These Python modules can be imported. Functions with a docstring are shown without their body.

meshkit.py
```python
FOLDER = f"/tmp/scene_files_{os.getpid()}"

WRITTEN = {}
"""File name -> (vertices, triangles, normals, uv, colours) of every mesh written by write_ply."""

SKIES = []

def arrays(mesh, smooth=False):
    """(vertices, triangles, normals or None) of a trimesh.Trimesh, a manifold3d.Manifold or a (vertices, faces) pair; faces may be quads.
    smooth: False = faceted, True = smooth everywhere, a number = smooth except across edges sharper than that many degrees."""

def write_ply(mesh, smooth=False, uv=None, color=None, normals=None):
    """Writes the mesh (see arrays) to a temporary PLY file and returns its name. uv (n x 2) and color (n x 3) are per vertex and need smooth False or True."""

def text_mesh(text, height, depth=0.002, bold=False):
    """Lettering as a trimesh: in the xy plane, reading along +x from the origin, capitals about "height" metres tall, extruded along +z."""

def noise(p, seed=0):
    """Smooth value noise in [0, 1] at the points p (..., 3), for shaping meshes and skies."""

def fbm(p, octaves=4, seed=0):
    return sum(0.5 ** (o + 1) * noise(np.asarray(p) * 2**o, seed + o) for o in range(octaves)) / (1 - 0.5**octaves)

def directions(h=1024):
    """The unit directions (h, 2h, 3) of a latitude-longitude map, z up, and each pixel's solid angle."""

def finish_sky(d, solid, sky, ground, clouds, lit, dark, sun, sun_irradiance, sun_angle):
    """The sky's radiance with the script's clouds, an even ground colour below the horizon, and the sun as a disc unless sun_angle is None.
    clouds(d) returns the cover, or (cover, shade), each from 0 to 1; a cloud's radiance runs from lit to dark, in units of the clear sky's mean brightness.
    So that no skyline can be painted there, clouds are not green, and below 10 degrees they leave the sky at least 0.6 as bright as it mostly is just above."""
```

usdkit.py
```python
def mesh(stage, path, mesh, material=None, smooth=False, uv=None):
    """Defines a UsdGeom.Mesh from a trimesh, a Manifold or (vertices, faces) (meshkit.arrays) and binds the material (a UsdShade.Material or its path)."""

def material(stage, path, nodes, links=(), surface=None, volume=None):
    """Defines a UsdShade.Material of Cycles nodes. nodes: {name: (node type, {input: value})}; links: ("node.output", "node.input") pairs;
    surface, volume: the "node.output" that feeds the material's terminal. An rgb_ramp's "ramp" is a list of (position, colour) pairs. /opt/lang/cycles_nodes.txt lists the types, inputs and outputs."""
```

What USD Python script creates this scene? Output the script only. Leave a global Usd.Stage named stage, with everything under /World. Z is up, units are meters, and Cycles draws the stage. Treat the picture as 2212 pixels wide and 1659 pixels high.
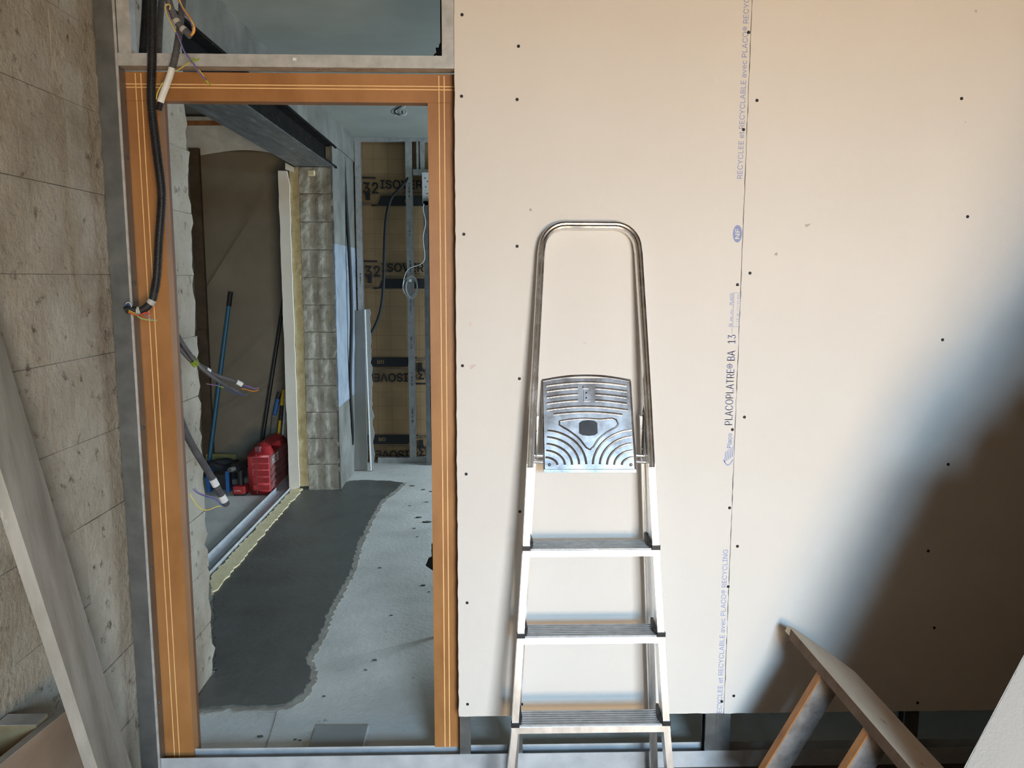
import math, numpy as np, trimesh, shapely, shapely.geometry as sg
from scipy.interpolate import CubicSpline
from pxr import Usd, UsdGeom, UsdLux, UsdShade, Gf, Sdf
import usdkit, meshkit

stage = Usd.Stage.CreateInMemory()
UsdGeom.SetStageUpAxis(stage, "Z")
UsdGeom.SetStageMetersPerUnit(stage, 1.0)
W = UsdGeom.Xform.Define(stage, "/World")
stage.SetDefaultPrim(W.GetPrim())
R = np.random.default_rng(7)

# ------------------------------------------------------------------ camera
F, CX, CY = 1720.0, 1106.0, 829.5
CAM = np.array([0, -2.35, 1.56])
YAW, PITCH, ROLL = np.radians([1.53, -7.58, 0.13])
FW = np.array([np.sin(YAW) * np.cos(PITCH), np.cos(YAW) * np.cos(PITCH), np.sin(PITCH)])
_r = np.array([np.cos(YAW), -np.sin(YAW), 0.0])
_u = np.cross(_r, FW)
RT, UP = _r * np.cos(ROLL) + _u * np.sin(ROLL), -_r * np.sin(ROLL) + _u * np.cos(ROLL)
cam = UsdGeom.Camera.Define(stage, "/World/camera")
cam.CreateHorizontalApertureAttr(36.0)
cam.CreateVerticalApertureAttr(27.0)
cam.CreateFocalLengthAttr(36.0 * F / 2212)
cam.CreateClippingRangeAttr(Gf.Vec2f(0.02, 200))
cam.CreateExposureAttr(0.0)
cam.AddTransformOp().Set(Gf.Matrix4d(*[float(v) for row in (np.r_[RT, 0], np.r_[UP, 0], np.r_[-FW, 0], np.r_[CAM, 1]) for v in row]))


# ------------------------------------------------------------------ light
def rect(name, loc, rot, w, h, color, power):
    l = UsdLux.RectLight.Define(stage, "/World/" + name)
    l.CreateWidthAttr(w)
    l.CreateHeightAttr(h)
    l.CreateColorAttr(Gf.Vec3f(*color))
    l.CreateIntensityAttr(power)
    l.AddTranslateOp().Set(Gf.Vec3d(*loc))
    l.AddRotateXYZOp().Set(Gf.Vec3f(*rot))


WX0, WX1, WZ0, WZ1, WY = 0.45, 1.60, 0.08, 2.2, -4.2      # the room's window, behind the camera
rect("daylight_sky", ((WX0 + WX1) / 2, WY - 1.35, 2.62), (90 - 40, 0, 0), 2.3, 1.75, (0.475, 0.74, 1.0), 95.0)          # open sky, shining downwards into the room
rect("daylight_ground", ((WX0 + WX1) / 2, WY - 0.50, 0.86), (90 + 32, 0, 0), WX1 - WX0, 0.95, (1.0, 0.76, 0.50), 52.0)      # light thrown up by the ground outside
HX, HY0, HY1, HZ0, HZ1 = 2.6, 2.55, 4.05, 0.30, 1.75        # the hall's window, behind the partition on the right
rect("daylight_hall", (HX + 0.45, (HY0 + HY1) / 2, (HZ0 + HZ1) / 2 + 0.1), (90 - 38, 0, 90), HY1 - HY0, HZ1 - HZ0, (0.67, 0.85, 1.0), 33.0)


# ------------------------------------------------------------------ helpers
def ray(px, py):
    return RT * (px - CX) / F - UP * (py - CY) / F + FW


def P(px, py, x=None, y=None, z=None):
    """Where the sight line through a point of the photograph meets a plane of the place."""
    d = ray(px, py)
    t = (x - CAM[0]) / d[0] if x is not None else (y - CAM[1]) / d[1] if y is not None else (z - CAM[2]) / d[2]
    return CAM + d * t


used, base = {}, {}


def free(path):
    n = used.get(path, -1) + 1
    used[path] = n
    return path if n == 0 else f"{path}_{n:03d}"


def tag(prim, label=None, cat=None, group=None, kind=None):
    for k, v in (("label", label), ("category", cat), ("group", group), ("kind", kind)):
        if v:
            prim.SetCustomDataByKey(k, v)


def thing(name, label=None, cat=None, loc=(0, 0, 0), group=None, kind=None):
    path = free("/World/" + name)
    x = UsdGeom.Xform.Define(stage, path)
    x.AddTranslateOp().Set(Gf.Vec3d(*map(float, loc)))
    base[path] = np.array(loc, float)
    tag(x.GetPrim(), label, cat, group, kind)
    return path


def part(parent, name, mesh, m, label=None, smooth=False, kind=None):
    """One Mesh; mesh in world coordinates."""
    path = free(parent + "/" + name)
    v, f = (np.asarray(mesh[0], float), np.asarray(mesh[1], int)) if isinstance(mesh, tuple) else (np.array(mesh.vertices), np.array(mesh.faces))
    b = base.get(parent, np.zeros(3))
    base[path] = b
    p = usdkit.mesh(stage, path, (v - b, f), MATS[m], smooth)
    tag(p.GetPrim(), label, None, None, kind)
    return path


def solo(name, mesh, m, label=None, cat=None, group=None, kind=None, smooth=False):
    path = part("/World", name, mesh, m, None, smooth)
    tag(stage.GetPrimAtPath(path), label, cat, group, kind)
    return path


cat_ = trimesh.util.concatenate


def box(x0, x1, y0, y1, z0, z1):
    m = trimesh.creation.box([x1 - x0, y1 - y0, z1 - z0])
    m.apply_translation([(x0 + x1) / 2, (y0 + y1) / 2, (z0 + z1) / 2])
    return m


def unit(v):
    v = np.asarray(v, float)
    return v / np.linalg.norm(v)


def prism8(c):
    """A box from its eight corners: four of one end, four of the other, in the same order."""
    v = np.array(c, float)
    f = [[0, 1, 2], [0, 2, 3], [4, 6, 5], [4, 7, 6]] + [t for i in range(4) for t in ([i, i + 4, (i + 1) % 4], [(i + 1) % 4, i + 4, (i + 1) % 4 + 4])]
    m = trimesh.Trimesh(v, f, process=False)
    m.fix_normals()
    return m


def slab(q, off):
    """A quad of points pushed along off."""
    q = np.array(q, float)
    return prism8(np.vstack([q, q + np.asarray(off, float)]))


def bar(p0, p1, w, h, wdir):
    """A rectangular bar from p0 to p1, w wide along wdir, h the other way."""
    p0, p1 = np.asarray(p0, float), np.asarray(p1, float)
    a = unit(p1 - p0)
    n = np.asarray(wdir, float)
    n = unit(n - a * (n @ a))
    b = np.cross(a, n)
    ring = [n * w / 2 * s + b * h / 2 * t for s, t in ((-1, -1), (1, -1), (1, 1), (-1, 1))]
    return prism8([p0 + r for r in ring] + [p1 + r for r in ring])


def extr(poly, a0, a1, axes="xz"):
    """A shapely polygon in two axes, extruded along the third from a0 to a1."""
    ms = []
    for g in getattr(poly, "geoms", [poly]):
        if g.is_empty or g.geom_type != "Polygon":
            continue
        m = trimesh.creation.extrude_polygon(g, a1 - a0, engine="earcut")
        v = m.vertices
        u, w, t = v[:, 0], v[:, 1], v[:, 2] + a0
        m.vertices = {"xz": np.c_[u, t, w], "xy": np.c_[u, w, t], "yz": np.c_[t, u, w]}[axes]
        m.fix_normals()
        ms.append(m)
    return cat_(ms)


def spline(pts, n):
    pts = np.array(pts, float)
    t = np.r_[0, np.cumsum(np.linalg.norm(np.diff(pts, axis=0), axis=1))]
    cs = CubicSpline(t, pts)
    return cs(np.linspace(0, t[-1], n))


def tube(path, rad, sides=10, closed=False):
    p = np.asarray(path, float)
    n = len(p)
    t = np.gradient(p, axis=0)
    t /= np.linalg.norm(t, axis=1, keepdims=True) + 1e-12
    nrm = np.zeros_like(p)
    a = np.cross(t[0], [0.31, 0.87, 0.39])
    nrm[0] = unit(a)
    for i in range(1, n):
        v = nrm[i - 1] - t[i] * (nrm[i - 1] @ t[i])
        nrm[i] = unit(v)
    bi = np.cross(t, nrm)
    ang = np.arange(sides) * 2 * np.pi / sides
    rr = np.broadcast_to(rad, (n,))[:, None, None]
    v = p[:, None] + rr * (np.cos(ang)[None, :, None] * nrm[:, None] + np.sin(ang)[None, :, None] * bi[:, None])
    i, j = np.meshgrid(np.arange(n - 1), np.arange(sides), indexing="ij")
    q = np.stack([i * sides + j, i * sides + (j + 1) % sides, (i + 1) * sides + (j + 1) % sides, (i + 1) * sides + j], -1).reshape(-1, 4)
    f = np.vstack([q[:, [0, 1, 2]], q[:, [0, 2, 3]]])
    v = v.reshape(-1, 3)
    if not closed:
        c0, c1 = len(v), len(v) + 1
        v = np.vstack([v, p[0], p[-1]])
        k = np.arange(sides)
        f = np.vstack([f, np.c_[np.full(sides, c0), (k + 1) % sides, k], np.c_[np.full(sides, c1), (n - 1) * sides + k, (n - 1) * sides + (k + 1) % sides]])
    return trimesh.Trimesh(v, f, process=False)


def length(pts):
    return np.linalg.norm(np.diff(np.array(pts, float), axis=0), axis=1).sum()


def corrugated(pts, r, pitch=0.0042, sides=12):
    L = length(pts)
    n = max(12, int(L / pitch) * 4)
    p = spline(pts, n)
    return tube(p, r * (1 + 0.11 * np.sign(np.sin(np.arange(n) * np.pi / 2 + 0.4))), sides)


def ring(pts, i0, i1, r, n=200, sides=14):
    """A band round a cable between the fractions i0 and i1 of its length."""
    p = spline(pts, n)[int(i0 * n): max(int(i1 * n), int(i0 * n) + 3)]
    return tube(p, r, sides)


def wire(pts, r=0.0014, n=24):
    return tube(spline(pts, n) if len(pts) > 2 else np.array(pts, float), r, 7)


def px(pts, y):
    """A polyline traced at the depth(s) y."""
    ys = np.interp(np.linspace(0, 1, len(pts)), np.linspace(0, 1, len(np.atleast_1d(y))), np.atleast_1d(y))
    return [P(a, b, y=c) for (a, b), c in zip(pts, ys)]


def jag(ptsxy, step, amp, seed):
    """A closed outline made ragged."""
    g = np.random.default_rng(seed)
    p = np.vstack([ptsxy, ptsxy[:1]])
    out = []
    for a, b in zip(p[:-1], p[1:]):
        n = max(1, int(np.linalg.norm(b - a) / step))
        for k in range(n):
            out.append(a + (b - a) * k / n + g.normal(0, amp, 2))
    return sg.Polygon(out).buffer(0)


def sheet(origin, u, v, nu, nv, disp, thick):
    """A grid over origin + s*u + t*v whose points are pushed along the normal by disp(s, t) metres, with a back thick behind."""
    u, v = np.asarray(u, float), np.asarray(v, float)
    nrm = unit(np.cross(u, v))
    s, t = np.meshgrid(np.linspace(0, 1, nu + 1), np.linspace(0, 1, nv + 1), indexing="ij")
    front = np.asarray(origin) + s[..., None] * u + t[..., None] * v + nrm * np.asarray(disp(s, t))[..., None]
    front = front.reshape(-1, 3)
    i, j = np.meshgrid(np.arange(nu), np.arange(nv), indexing="ij")
    a = i * (nv + 1) + j
    f = np.vstack([np.stack([a, a + nv + 1, a + nv + 2], -1).reshape(-1, 3), np.stack([a, a + nv + 2, a + 1], -1).reshape(-1, 3)])
    idx = lambda i, j: i * (nv + 1) + j  # noqa: E731
    edge = [idx(i, 0) for i in range(nu)] + [idx(nu, j) for j in range(nv)] + [idx(i, nv) for i in range(nu, 0, -1)] + [idx(0, j) for j in range(nv, 0, -1)]
    n0, m = len(front), len(edge)
    flat = (front - np.asarray(origin)) @ nrm
    back = front[edge] - nrm * (flat[edge] + thick)[:, None]
    mid = back.mean(0)
    k = np.arange(m)
    e = np.array(edge)
    f = np.vstack([f, np.c_[e, n0 + k, n0 + (k + 1) % m], np.c_[e, n0 + (k + 1) % m, e[(k + 1) % m]], np.c_[np.full(m, n0 + m), n0 + (k + 1) % m, n0 + k]])
    return trimesh.Trimesh(np.vstack([front, back, mid]), f, process=False)


def text_on(text, length_, height, origin, right, up, depth=0.0005, bold=False):
    """Flat print: the text scaled to length_ x cap height, its lower left corner at origin."""
    m = meshkit.text_mesh(text, 1.0, 1.0, bold)
    x0, x1 = m.bounds[0][0], m.bounds[1][0]
    v = np.array(m.vertices)
    right, up = unit(right), unit(up)
    w = np.asarray(origin) + np.outer((v[:, 0] - x0) / (x1 - x0) * length_, right) + np.outer(v[:, 1] * height, up) + np.outer(v[:, 2] * depth, np.cross(right, up))
    return trimesh.Trimesh(w, m.faces, process=False)


def rbox(x0, x1, y0, y1, z0, z1, r, seg=2):
    import manifold3d as m3
    s = m3.Manifold.sphere(r, 8 * seg)
    pts = [s.translate((x, y, z)) for x in (x0 + r, x1 - r) for y in (y0 + r, y1 - r) for z in (z0 + r, z1 - r)]
    m = m3.Manifold.batch_hull(pts).to_mesh()
    return trimesh.Trimesh(m.vert_properties[:, :3], m.tri_verts, process=False)


def cstud(x0, x1, y0, y1, open_, t=0.0016, lip=0.008):
    """Plan of a C stud: the web on the side opposite open_ ('+x', '-x', '+y', '-y')."""
    o = sg.box(x0, y0, x1, y1)
    i = {"+x": sg.box(x0 + t, y0 + t, x1 + 1, y1 - t), "-x": sg.box(x0 - 1, y0 + t, x1 - t, y1 - t), "+y": sg.box(x0 + t, y0 + t, x1 - t, y1 + 1), "-y": sg.box(x0 + t, y0 - 1, x1 - t, y1 - t)}[open_]
    c = o.difference(i)
    if lip:
        if open_ in ("+x", "-x"):
            xa, xb = (x1 - t, x1) if open_ == "+x" else (x0, x0 + t)
            c = c.union(sg.box(xa, y0, xb, y0 + lip)).union(sg.box(xa, y1 - lip, xb, y1))
        else:
            ya, yb = (y1 - t, y1) if open_ == "+y" else (y0, y0 + t)
            c = c.union(sg.box(x0, ya, x0 + lip, yb)).union(sg.box(x1 - lip, ya, x1, yb))
    return c


def strokes(length_, height, origin, right, up, seed, depth=0.0006):
    """Print too worn or small to read: a row of short strokes."""
    g_ = np.random.default_rng(seed)
    o, r, u = np.asarray(origin, float), unit(right), unit(up)
    n, ms, x = unit(np.cross(r, u)), [], 0.0
    while x < length_:
        w = height * g_.uniform(0.3, 0.75)
        if g_.random() < 0.82:
            a, b = sorted(g_.uniform(0, height, 2))
            a, b = (0, height) if g_.random() < 0.5 else (a, max(b, a + 0.3 * height))
            ms.append(slab([o + r * x + u * a, o + r * (x + w * 0.6) + u * a, o + r * (x + w * 0.6) + u * b, o + r * x + u * b], n * depth))
        x += w
    return cat_(ms)


# ------------------------------------------------------------------ materials
MATS = {}


def mat(name, ramp, scale=6, rough=0.6, metal=0.0, bump=0.0, bscale=None, detail=6, stretch=(1, 1, 1), spec=0.5, coat=0.0, rvar=0.0, nrough=0.6, trans=0.0, spots=None):
    n = {"g": ("geometry", {}), "m": ("mapping", {"mapping_type": "point", "scale": stretch}), "n": ("noise_texture", {"scale": scale, "detail": detail, "roughness": nrough}),
         "r": ("rgb_ramp", {"ramp": ramp}), "p": ("principled_bsdf", {"roughness": rough, "metallic": metal, "specular_ior_level": spec, "coat_weight": coat, "transmission_weight": trans})}
    l = [("g.position", "m.vector"), ("m.vector", "n.vector"), ("n.fac", "r.fac")]
    src = "r.color"
    if spots:  # (scale, low, high, colour): sparse marks with a shape of their own
        n["sn"] = ("noise_texture", {"scale": spots[0], "detail": 5, "roughness": 0.65})
        n["sr"] = ("map_range", {"from_min": spots[1], "from_max": spots[2], "clamp": True})
        n["sm"] = ("mix_color", {"b": spots[3]})
        l += [("m.vector", "sn.vector"), ("sn.fac", "sr.value"), ("sr.result", "sm.fac"), (src, "sm.a")]
        src = "sm.result"
    l.append((src, "p.base_color"))
    if bump:
        n["bn"] = ("noise_texture", {"scale": bscale or scale * 4, "detail": 6, "roughness": 0.65})
        n["b"] = ("bump", {"strength": 1.0, "distance": bump})
        l += [("m.vector", "bn.vector"), ("bn.fac", "b.height"), ("b.normal", "p.normal")]
    if rvar:
        n["rm"] = ("map_range", {"from_min": 0.3, "from_max": 0.7, "to_min": max(rough - rvar, 0.02), "to_max": rough + rvar, "clamp": True})
        l += [("n.fac", "rm.value"), ("rm.result", "p.roughness")]
    MATS[name] = usdkit.material(stage, "/World/Looks/" + name, n, l, surface="p.BSDF")


def flat(name, c, rough=0.6, metal=0.0, spec=0.5, **k):
    c = np.array(c, float)
    mat(name, [(0.3, c * 0.88), (0.7, c * 1.1)], 18, rough, metal, spec=spec, **k)


mat("old_concrete", [(0.28, (0.215, 0.170, 0.115)), (0.43, (0.375, 0.325, 0.25)), (0.58, (0.48, 0.44, 0.365)), (0.74, (0.62, 0.59, 0.515))], 2.2, 0.95, bump=0.010, bscale=40, spots=(19, 0.595, 0.70, (0.125, 0.098, 0.068)), detail=12, nrough=0.64)
mat("old_mortar", [(0.3, (0.22, 0.19, 0.15)), (0.7, (0.38, 0.35, 0.29))], 9, 0.95, bump=0.004, bscale=50)
mat("rough_block", [(0.3, (0.29, 0.275, 0.225)), (0.5, (0.48, 0.46, 0.385)), (0.75, (0.64, 0.62, 0.54))], 11, 0.95, bump=0.006, bscale=55)
mat("grey_render", [(0.3, (0.12, 0.118, 0.10)), (0.7, (0.24, 0.236, 0.21))], 4, 0.9, bump=0.003, bscale=40)
mat("room_floor", [(0.3, (0.045, 0.035, 0.027)), (0.7, (0.085, 0.068, 0.053))], 5, 0.9, bump=0.002)
mat("floor_concrete", [(0.25, (0.48, 0.475, 0.445)), (0.5, (0.62, 0.615, 0.58)), (0.8, (0.72, 0.715, 0.68))], 3.0, 0.75, bump=0.003, bscale=42, spots=(14, 0.66, 0.76, (0.16, 0.15, 0.135)), rvar=0.1)
mat("wet_cement", [(0.3, (0.085, 0.087, 0.080)), (0.7, (0.135, 0.138, 0.126))], 3.4, 0.46, bump=0.0025, bscale=30, rvar=0.1)
mat("damp_edge", [(0.3, (0.26, 0.235, 0.19)), (0.7, (0.42, 0.395, 0.345))], 16, 0.8, bump=0.002, bscale=60)
mat("board_paper", [(0.3, (0.705, 0.655, 0.60)), (0.7, (0.745, 0.695, 0.64))], 1.6, 0.75, bump=0.0004, bscale=160, spec=0.3)
mat("board_core", [(0.3, (0.68, 0.67, 0.64)), (0.7, (0.82, 0.81, 0.78))], 60, 0.9, bump=0.002, bscale=120)
mat("grey_board", [(0.3, (0.30, 0.30, 0.285)), (0.7, (0.36, 0.36, 0.345))], 5, 0.8)
mat("galvanised", [(0.3, (0.20, 0.212, 0.215)), (0.7, (0.29, 0.302, 0.305))], 14, 0.42, 0.8, rvar=0.06)
mat("galvanised_bright", [(0.3, (0.52, 0.55, 0.58)), (0.7, (0.68, 0.71, 0.74))], 14, 0.4, 0.35, rvar=0.06)
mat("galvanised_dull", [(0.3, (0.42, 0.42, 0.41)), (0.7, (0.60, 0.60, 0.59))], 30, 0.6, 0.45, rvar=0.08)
mat("aluminium", [(0.3, (0.88, 0.885, 0.89)), (0.7, (0.94, 0.945, 0.95))], 8, 0.34, 1.0, rvar=0.04, stretch=(3, 3, 1))
mat("rail_aluminium", [(0.3, (0.62, 0.625, 0.63)), (0.7, (0.80, 0.805, 0.81))], 20, 0.22, 1.0, rvar=0.07)
mat("tread_aluminium", [(0.3, (0.38, 0.39, 0.40)), (0.7, (0.52, 0.53, 0.54))], 40, 0.5, 0.8, bump=0.0004, bscale=90)
mat("plate_aluminium", [(0.3, (0.46, 0.47, 0.49)), (0.7, (0.66, 0.67, 0.69))], 14, 0.27, 1.0, rvar=0.05)
mat("frame_wood", [(0.25, (0.28, 0.118, 0.036)), (0.5, (0.37, 0.165, 0.052)), (0.75, (0.44, 0.205, 0.070))], 4, 0.42, stretch=(2, 2, 1), rvar=0.06, bump=0.0003, bscale=70)
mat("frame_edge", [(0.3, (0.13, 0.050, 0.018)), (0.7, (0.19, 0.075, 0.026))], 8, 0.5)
flat("pale_wood", (0.86, 0.55, 0.24), 0.6)
mat("dusty_wood", [(0.3, (0.45, 0.34, 0.235)), (0.55, (0.58, 0.465, 0.345)), (0.75, (0.65, 0.545, 0.42))], 9, 0.8, bump=0.0008, bscale=60, stretch=(1, 0.3, 1), spots=(30, 0.66, 0.73, (0.13, 0.08, 0.045)))
mat("rail_brown", [(0.3, (0.085, 0.045, 0.024)), (0.7, (0.15, 0.09, 0.052))], 20, 0.8)
mat("orange_wood", [(0.3, (0.26, 0.095, 0.024)), (0.6, (0.44, 0.185, 0.052)), (0.8, (0.55, 0.26, 0.09))], 14, 0.5, bump=0.0006, stretch=(1, 1, 0.2))
mat("rung_dust", [(0.3, (0.13, 0.10, 0.085)), (0.7, (0.33, 0.29, 0.26))], 16, 0.85, bump=0.0006)
mat("plank_wood", [(0.28, (0.20, 0.187, 0.16)), (0.5, (0.34, 0.32, 0.28)), (0.72, (0.50, 0.48, 0.44))], 5, 0.85, bump=0.001, bscale=40, stretch=(1.5, 1.5, 0.3), spots=(11, 0.63, 0.72, (0.66, 0.64, 0.60)))
mat("brown_board", [(0.3, (0.23, 0.165, 0.115)), (0.7, (0.33, 0.25, 0.185))], 10, 0.75, stretch=(1, 0.3, 1))
mat("block_wood", [(0.3, (0.30, 0.20, 0.09)), (0.7, (0.42, 0.31, 0.17))], 12, 0.8, stretch=(1, 0.25, 1))
mat("dark_wood", [(0.3, (0.060, 0.040, 0.022)), (0.7, (0.11, 0.075, 0.042))], 10, 0.8)
mat("beam_steel", [(0.3, (0.008, 0.008, 0.008)), (0.7, (0.016, 0.015, 0.014))], 9, 0.9, 0.0, spec=0.1, spots=(20, 0.60, 0.72, (0.10, 0.045, 0.018)))
mat("flange_steel", [(0.3, (0.10, 0.107, 0.107)), (0.55, (0.15, 0.16, 0.16)), (0.78, (0.32, 0.325, 0.32))], 8, 0.5, 0.25, stretch=(4, 0.8, 1))
mat("glass_wool", [(0.3, (0.44, 0.35, 0.17)), (0.5, (0.60, 0.50, 0.28)), (0.75, (0.70, 0.61, 0.38))], 14, 0.95, bump=0.008, bscale=45, spots=(28, 0.64, 0.74, (0.14, 0.10, 0.05)))
mat("foam", [(0.3, (0.74, 0.62, 0.34)), (0.7, (0.86, 0.76, 0.50))], 16, 0.95, bump=0.003)
mat("white_board", [(0.3, (0.80, 0.77, 0.68)), (0.7, (0.88, 0.85, 0.76))], 6, 0.8)
mat("ceiling_paint", [(0.3, (0.29, 0.305, 0.27)), (0.7, (0.36, 0.375, 0.335))], 2.2, 0.85, bump=0.001, spots=(9, 0.68, 0.8, (0.24, 0.25, 0.23)))
mat("room_paint", [(0.3, (0.10, 0.075, 0.055)), (0.7, (0.14, 0.105, 0.08))], 2, 0.9)
mat("dust_sheet", [(0.3, (0.215, 0.185, 0.135)), (0.7, (0.275, 0.24, 0.18))], 3, 0.75)
mat("clear_plastic", [(0.3, (0.62, 0.66, 0.65)), (0.7, (0.85, 0.88, 0.87))], 8, 0.22, spec=0.6)
mat("black_plastic", [(0.3, (0.012, 0.012, 0.014)), (0.7, (0.028, 0.028, 0.031))], 30, 0.45)
mat("black_rubber", [(0.3, (0.010, 0.010, 0.011)), (0.7, (0.017, 0.017, 0.018))], 20, 0.6)
mat("grey_conduit", [(0.3, (0.075, 0.074, 0.080)), (0.7, (0.125, 0.122, 0.130))], 30, 0.5)
mat("case_red", [(0.3, (0.30, 0.018, 0.020)), (0.6, (0.44, 0.030, 0.034)), (0.8, (0.48, 0.07, 0.07))], 16, 0.45, spots=(60, 0.68, 0.75, (0.45, 0.25, 0.22)))
mat("case_dusty", [(0.3, (0.16, 0.045, 0.045)), (0.7, (0.26, 0.10, 0.095))], 14, 0.75)
mat("paint_mark", [(0.3, (0.21, 0.25, 0.30)), (0.7, (0.34, 0.385, 0.44))], 7, 0.7)
for nm, c, rg in (("blue", (0.022, 0.13, 0.40), 0.45), ("pole_blue", (0.030, 0.15, 0.26), 0.4), ("yellow", (0.70, 0.46, 0.02), 0.5), ("tape", (0.72, 0.74, 0.74), 0.6), ("tape_grey", (0.48, 0.47, 0.43), 0.55), ("sleeve", (0.78, 0.77, 0.70), 0.5),
                  ("wire_red", (0.62, 0.06, 0.04), 0.4), ("wire_orange", (0.75, 0.24, 0.03), 0.4), ("wire_yellow", (0.78, 0.62, 0.10), 0.4), ("wire_green", (0.30, 0.42, 0.02), 0.4), ("wire_mint", (0.36, 0.55, 0.24), 0.4), ("wire_blue", (0.05, 0.09, 0.28), 0.4),
                  ("wire_violet", (0.26, 0.17, 0.36), 0.4), ("wire_black", (0.02, 0.02, 0.022), 0.4), ("wire_white", (0.62, 0.63, 0.62), 0.4), ("ink", (0.285, 0.335, 0.56), 0.8), ("ink_pale", (0.45, 0.465, 0.60), 0.8), ("screw", (0.014, 0.013, 0.013), 0.6),
                  ("print_black", (0.020, 0.019, 0.020), 0.7), ("print_grey", (0.17, 0.15, 0.12), 0.7), ("stencil", (0.12, 0.11, 0.10), 0.8), ("dark_cloth", (0.055, 0.058, 0.062), 0.9), ("mud_yellow", (0.30, 0.255, 0.09), 0.85), ("case_white", (0.55, 0.50, 0.49), 0.6),
                  ("debris", (0.10, 0.095, 0.085), 0.9), ("pink_scuff", (0.70, 0.56, 0.50), 0.8), ("paper_scuff", (0.47, 0.42, 0.37), 0.8)):
    flat(nm, c, rg)
# kraft facing of the insulation with its printed grid
MATS["kraft"] = usdkit.material(stage, "/World/Looks/kraft", {
    "g": ("geometry", {}), "s": ("separate_xyz", {}), "c": ("combine_xyz", {}), "b": ("brick_texture", {"offset": 0.0, "scale": 1.0, "brick_width": 0.12, "row_height": 0.12, "mortar_size": 0.0016, "color1": (0.40, 0.255, 0.125), "color2": (0.37, 0.235, 0.115), "mortar": (0.25, 0.155, 0.075)}),
    "n": ("noise_texture", {"scale": 5, "detail": 4}), "r": ("rgb_ramp", {"ramp": [(0.3, (0.85, 0.85, 0.85)), (0.7, (1, 1, 1))]}), "x": ("mix_color", {"blend_type": "multiply", "fac": 1.0}), "p": ("principled_bsdf", {"roughness": 0.7})},
    [("g.position", "s.vector"), ("s.x", "c.x"), ("s.z", "c.y"), ("c.vector", "b.vector"), ("g.position", "n.vector"), ("n.fac", "r.fac"), ("b.color", "x.a"), ("r.color", "x.b"), ("x.result", "p.base_color")], surface="p.BSDF")

# ------------------------------------------------------------------ the room's shell
XL = -1.10                       # face of the old wall on the left, in the room and in the hall
BX, JY, YF = -1.38, 3.42, 4.34   # back of that wall; far cheek of its opening; far wall
CZ = 2.68                        # the hall's ceiling
XR = 1.90                        # the room's right wall
solo("floor", box(-3.6, XR + 0.2, WY - 0.3, 0.0130, -0.12, 0), "room_floor", kind="structure")
solo("floor_hall", box(-3.6, HX + 0.3, 0.0130, YF + 0.3, -0.12, 0), "floor_concrete", kind="structure")
solo("ceiling", box(BX, XR + 0.2, WY - 0.2, 0.013, 2.75, 2.9), "room_paint", kind="structure")
solo("ceiling_hall", box(BX, HX + 0.3, 0.062, YF + 0.2, CZ, 2.9), "ceiling_paint", kind="structure")
solo("ceiling_side", box(-3.6, BX, 0.3, YF + 0.2, 2.82, 2.95), "grey_board", kind="structure")
solo("wall_right", box(XR, XR + 0.2, WY - 0.2, 0.0, 0, 2.75), "room_paint", kind="structure")
wb = cat_([box(BX, WX0, WY - 0.2, WY, 0, 2.75), box(WX1, XR, WY - 0.2, WY, 0, 2.75), box(WX0, WX1, WY - 0.2, WY, 0, WZ0), box(WX0, WX1, WY - 0.2, WY, WZ1, 2.75)])
solo("wall_back", wb, "room_paint", kind="structure")
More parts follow.
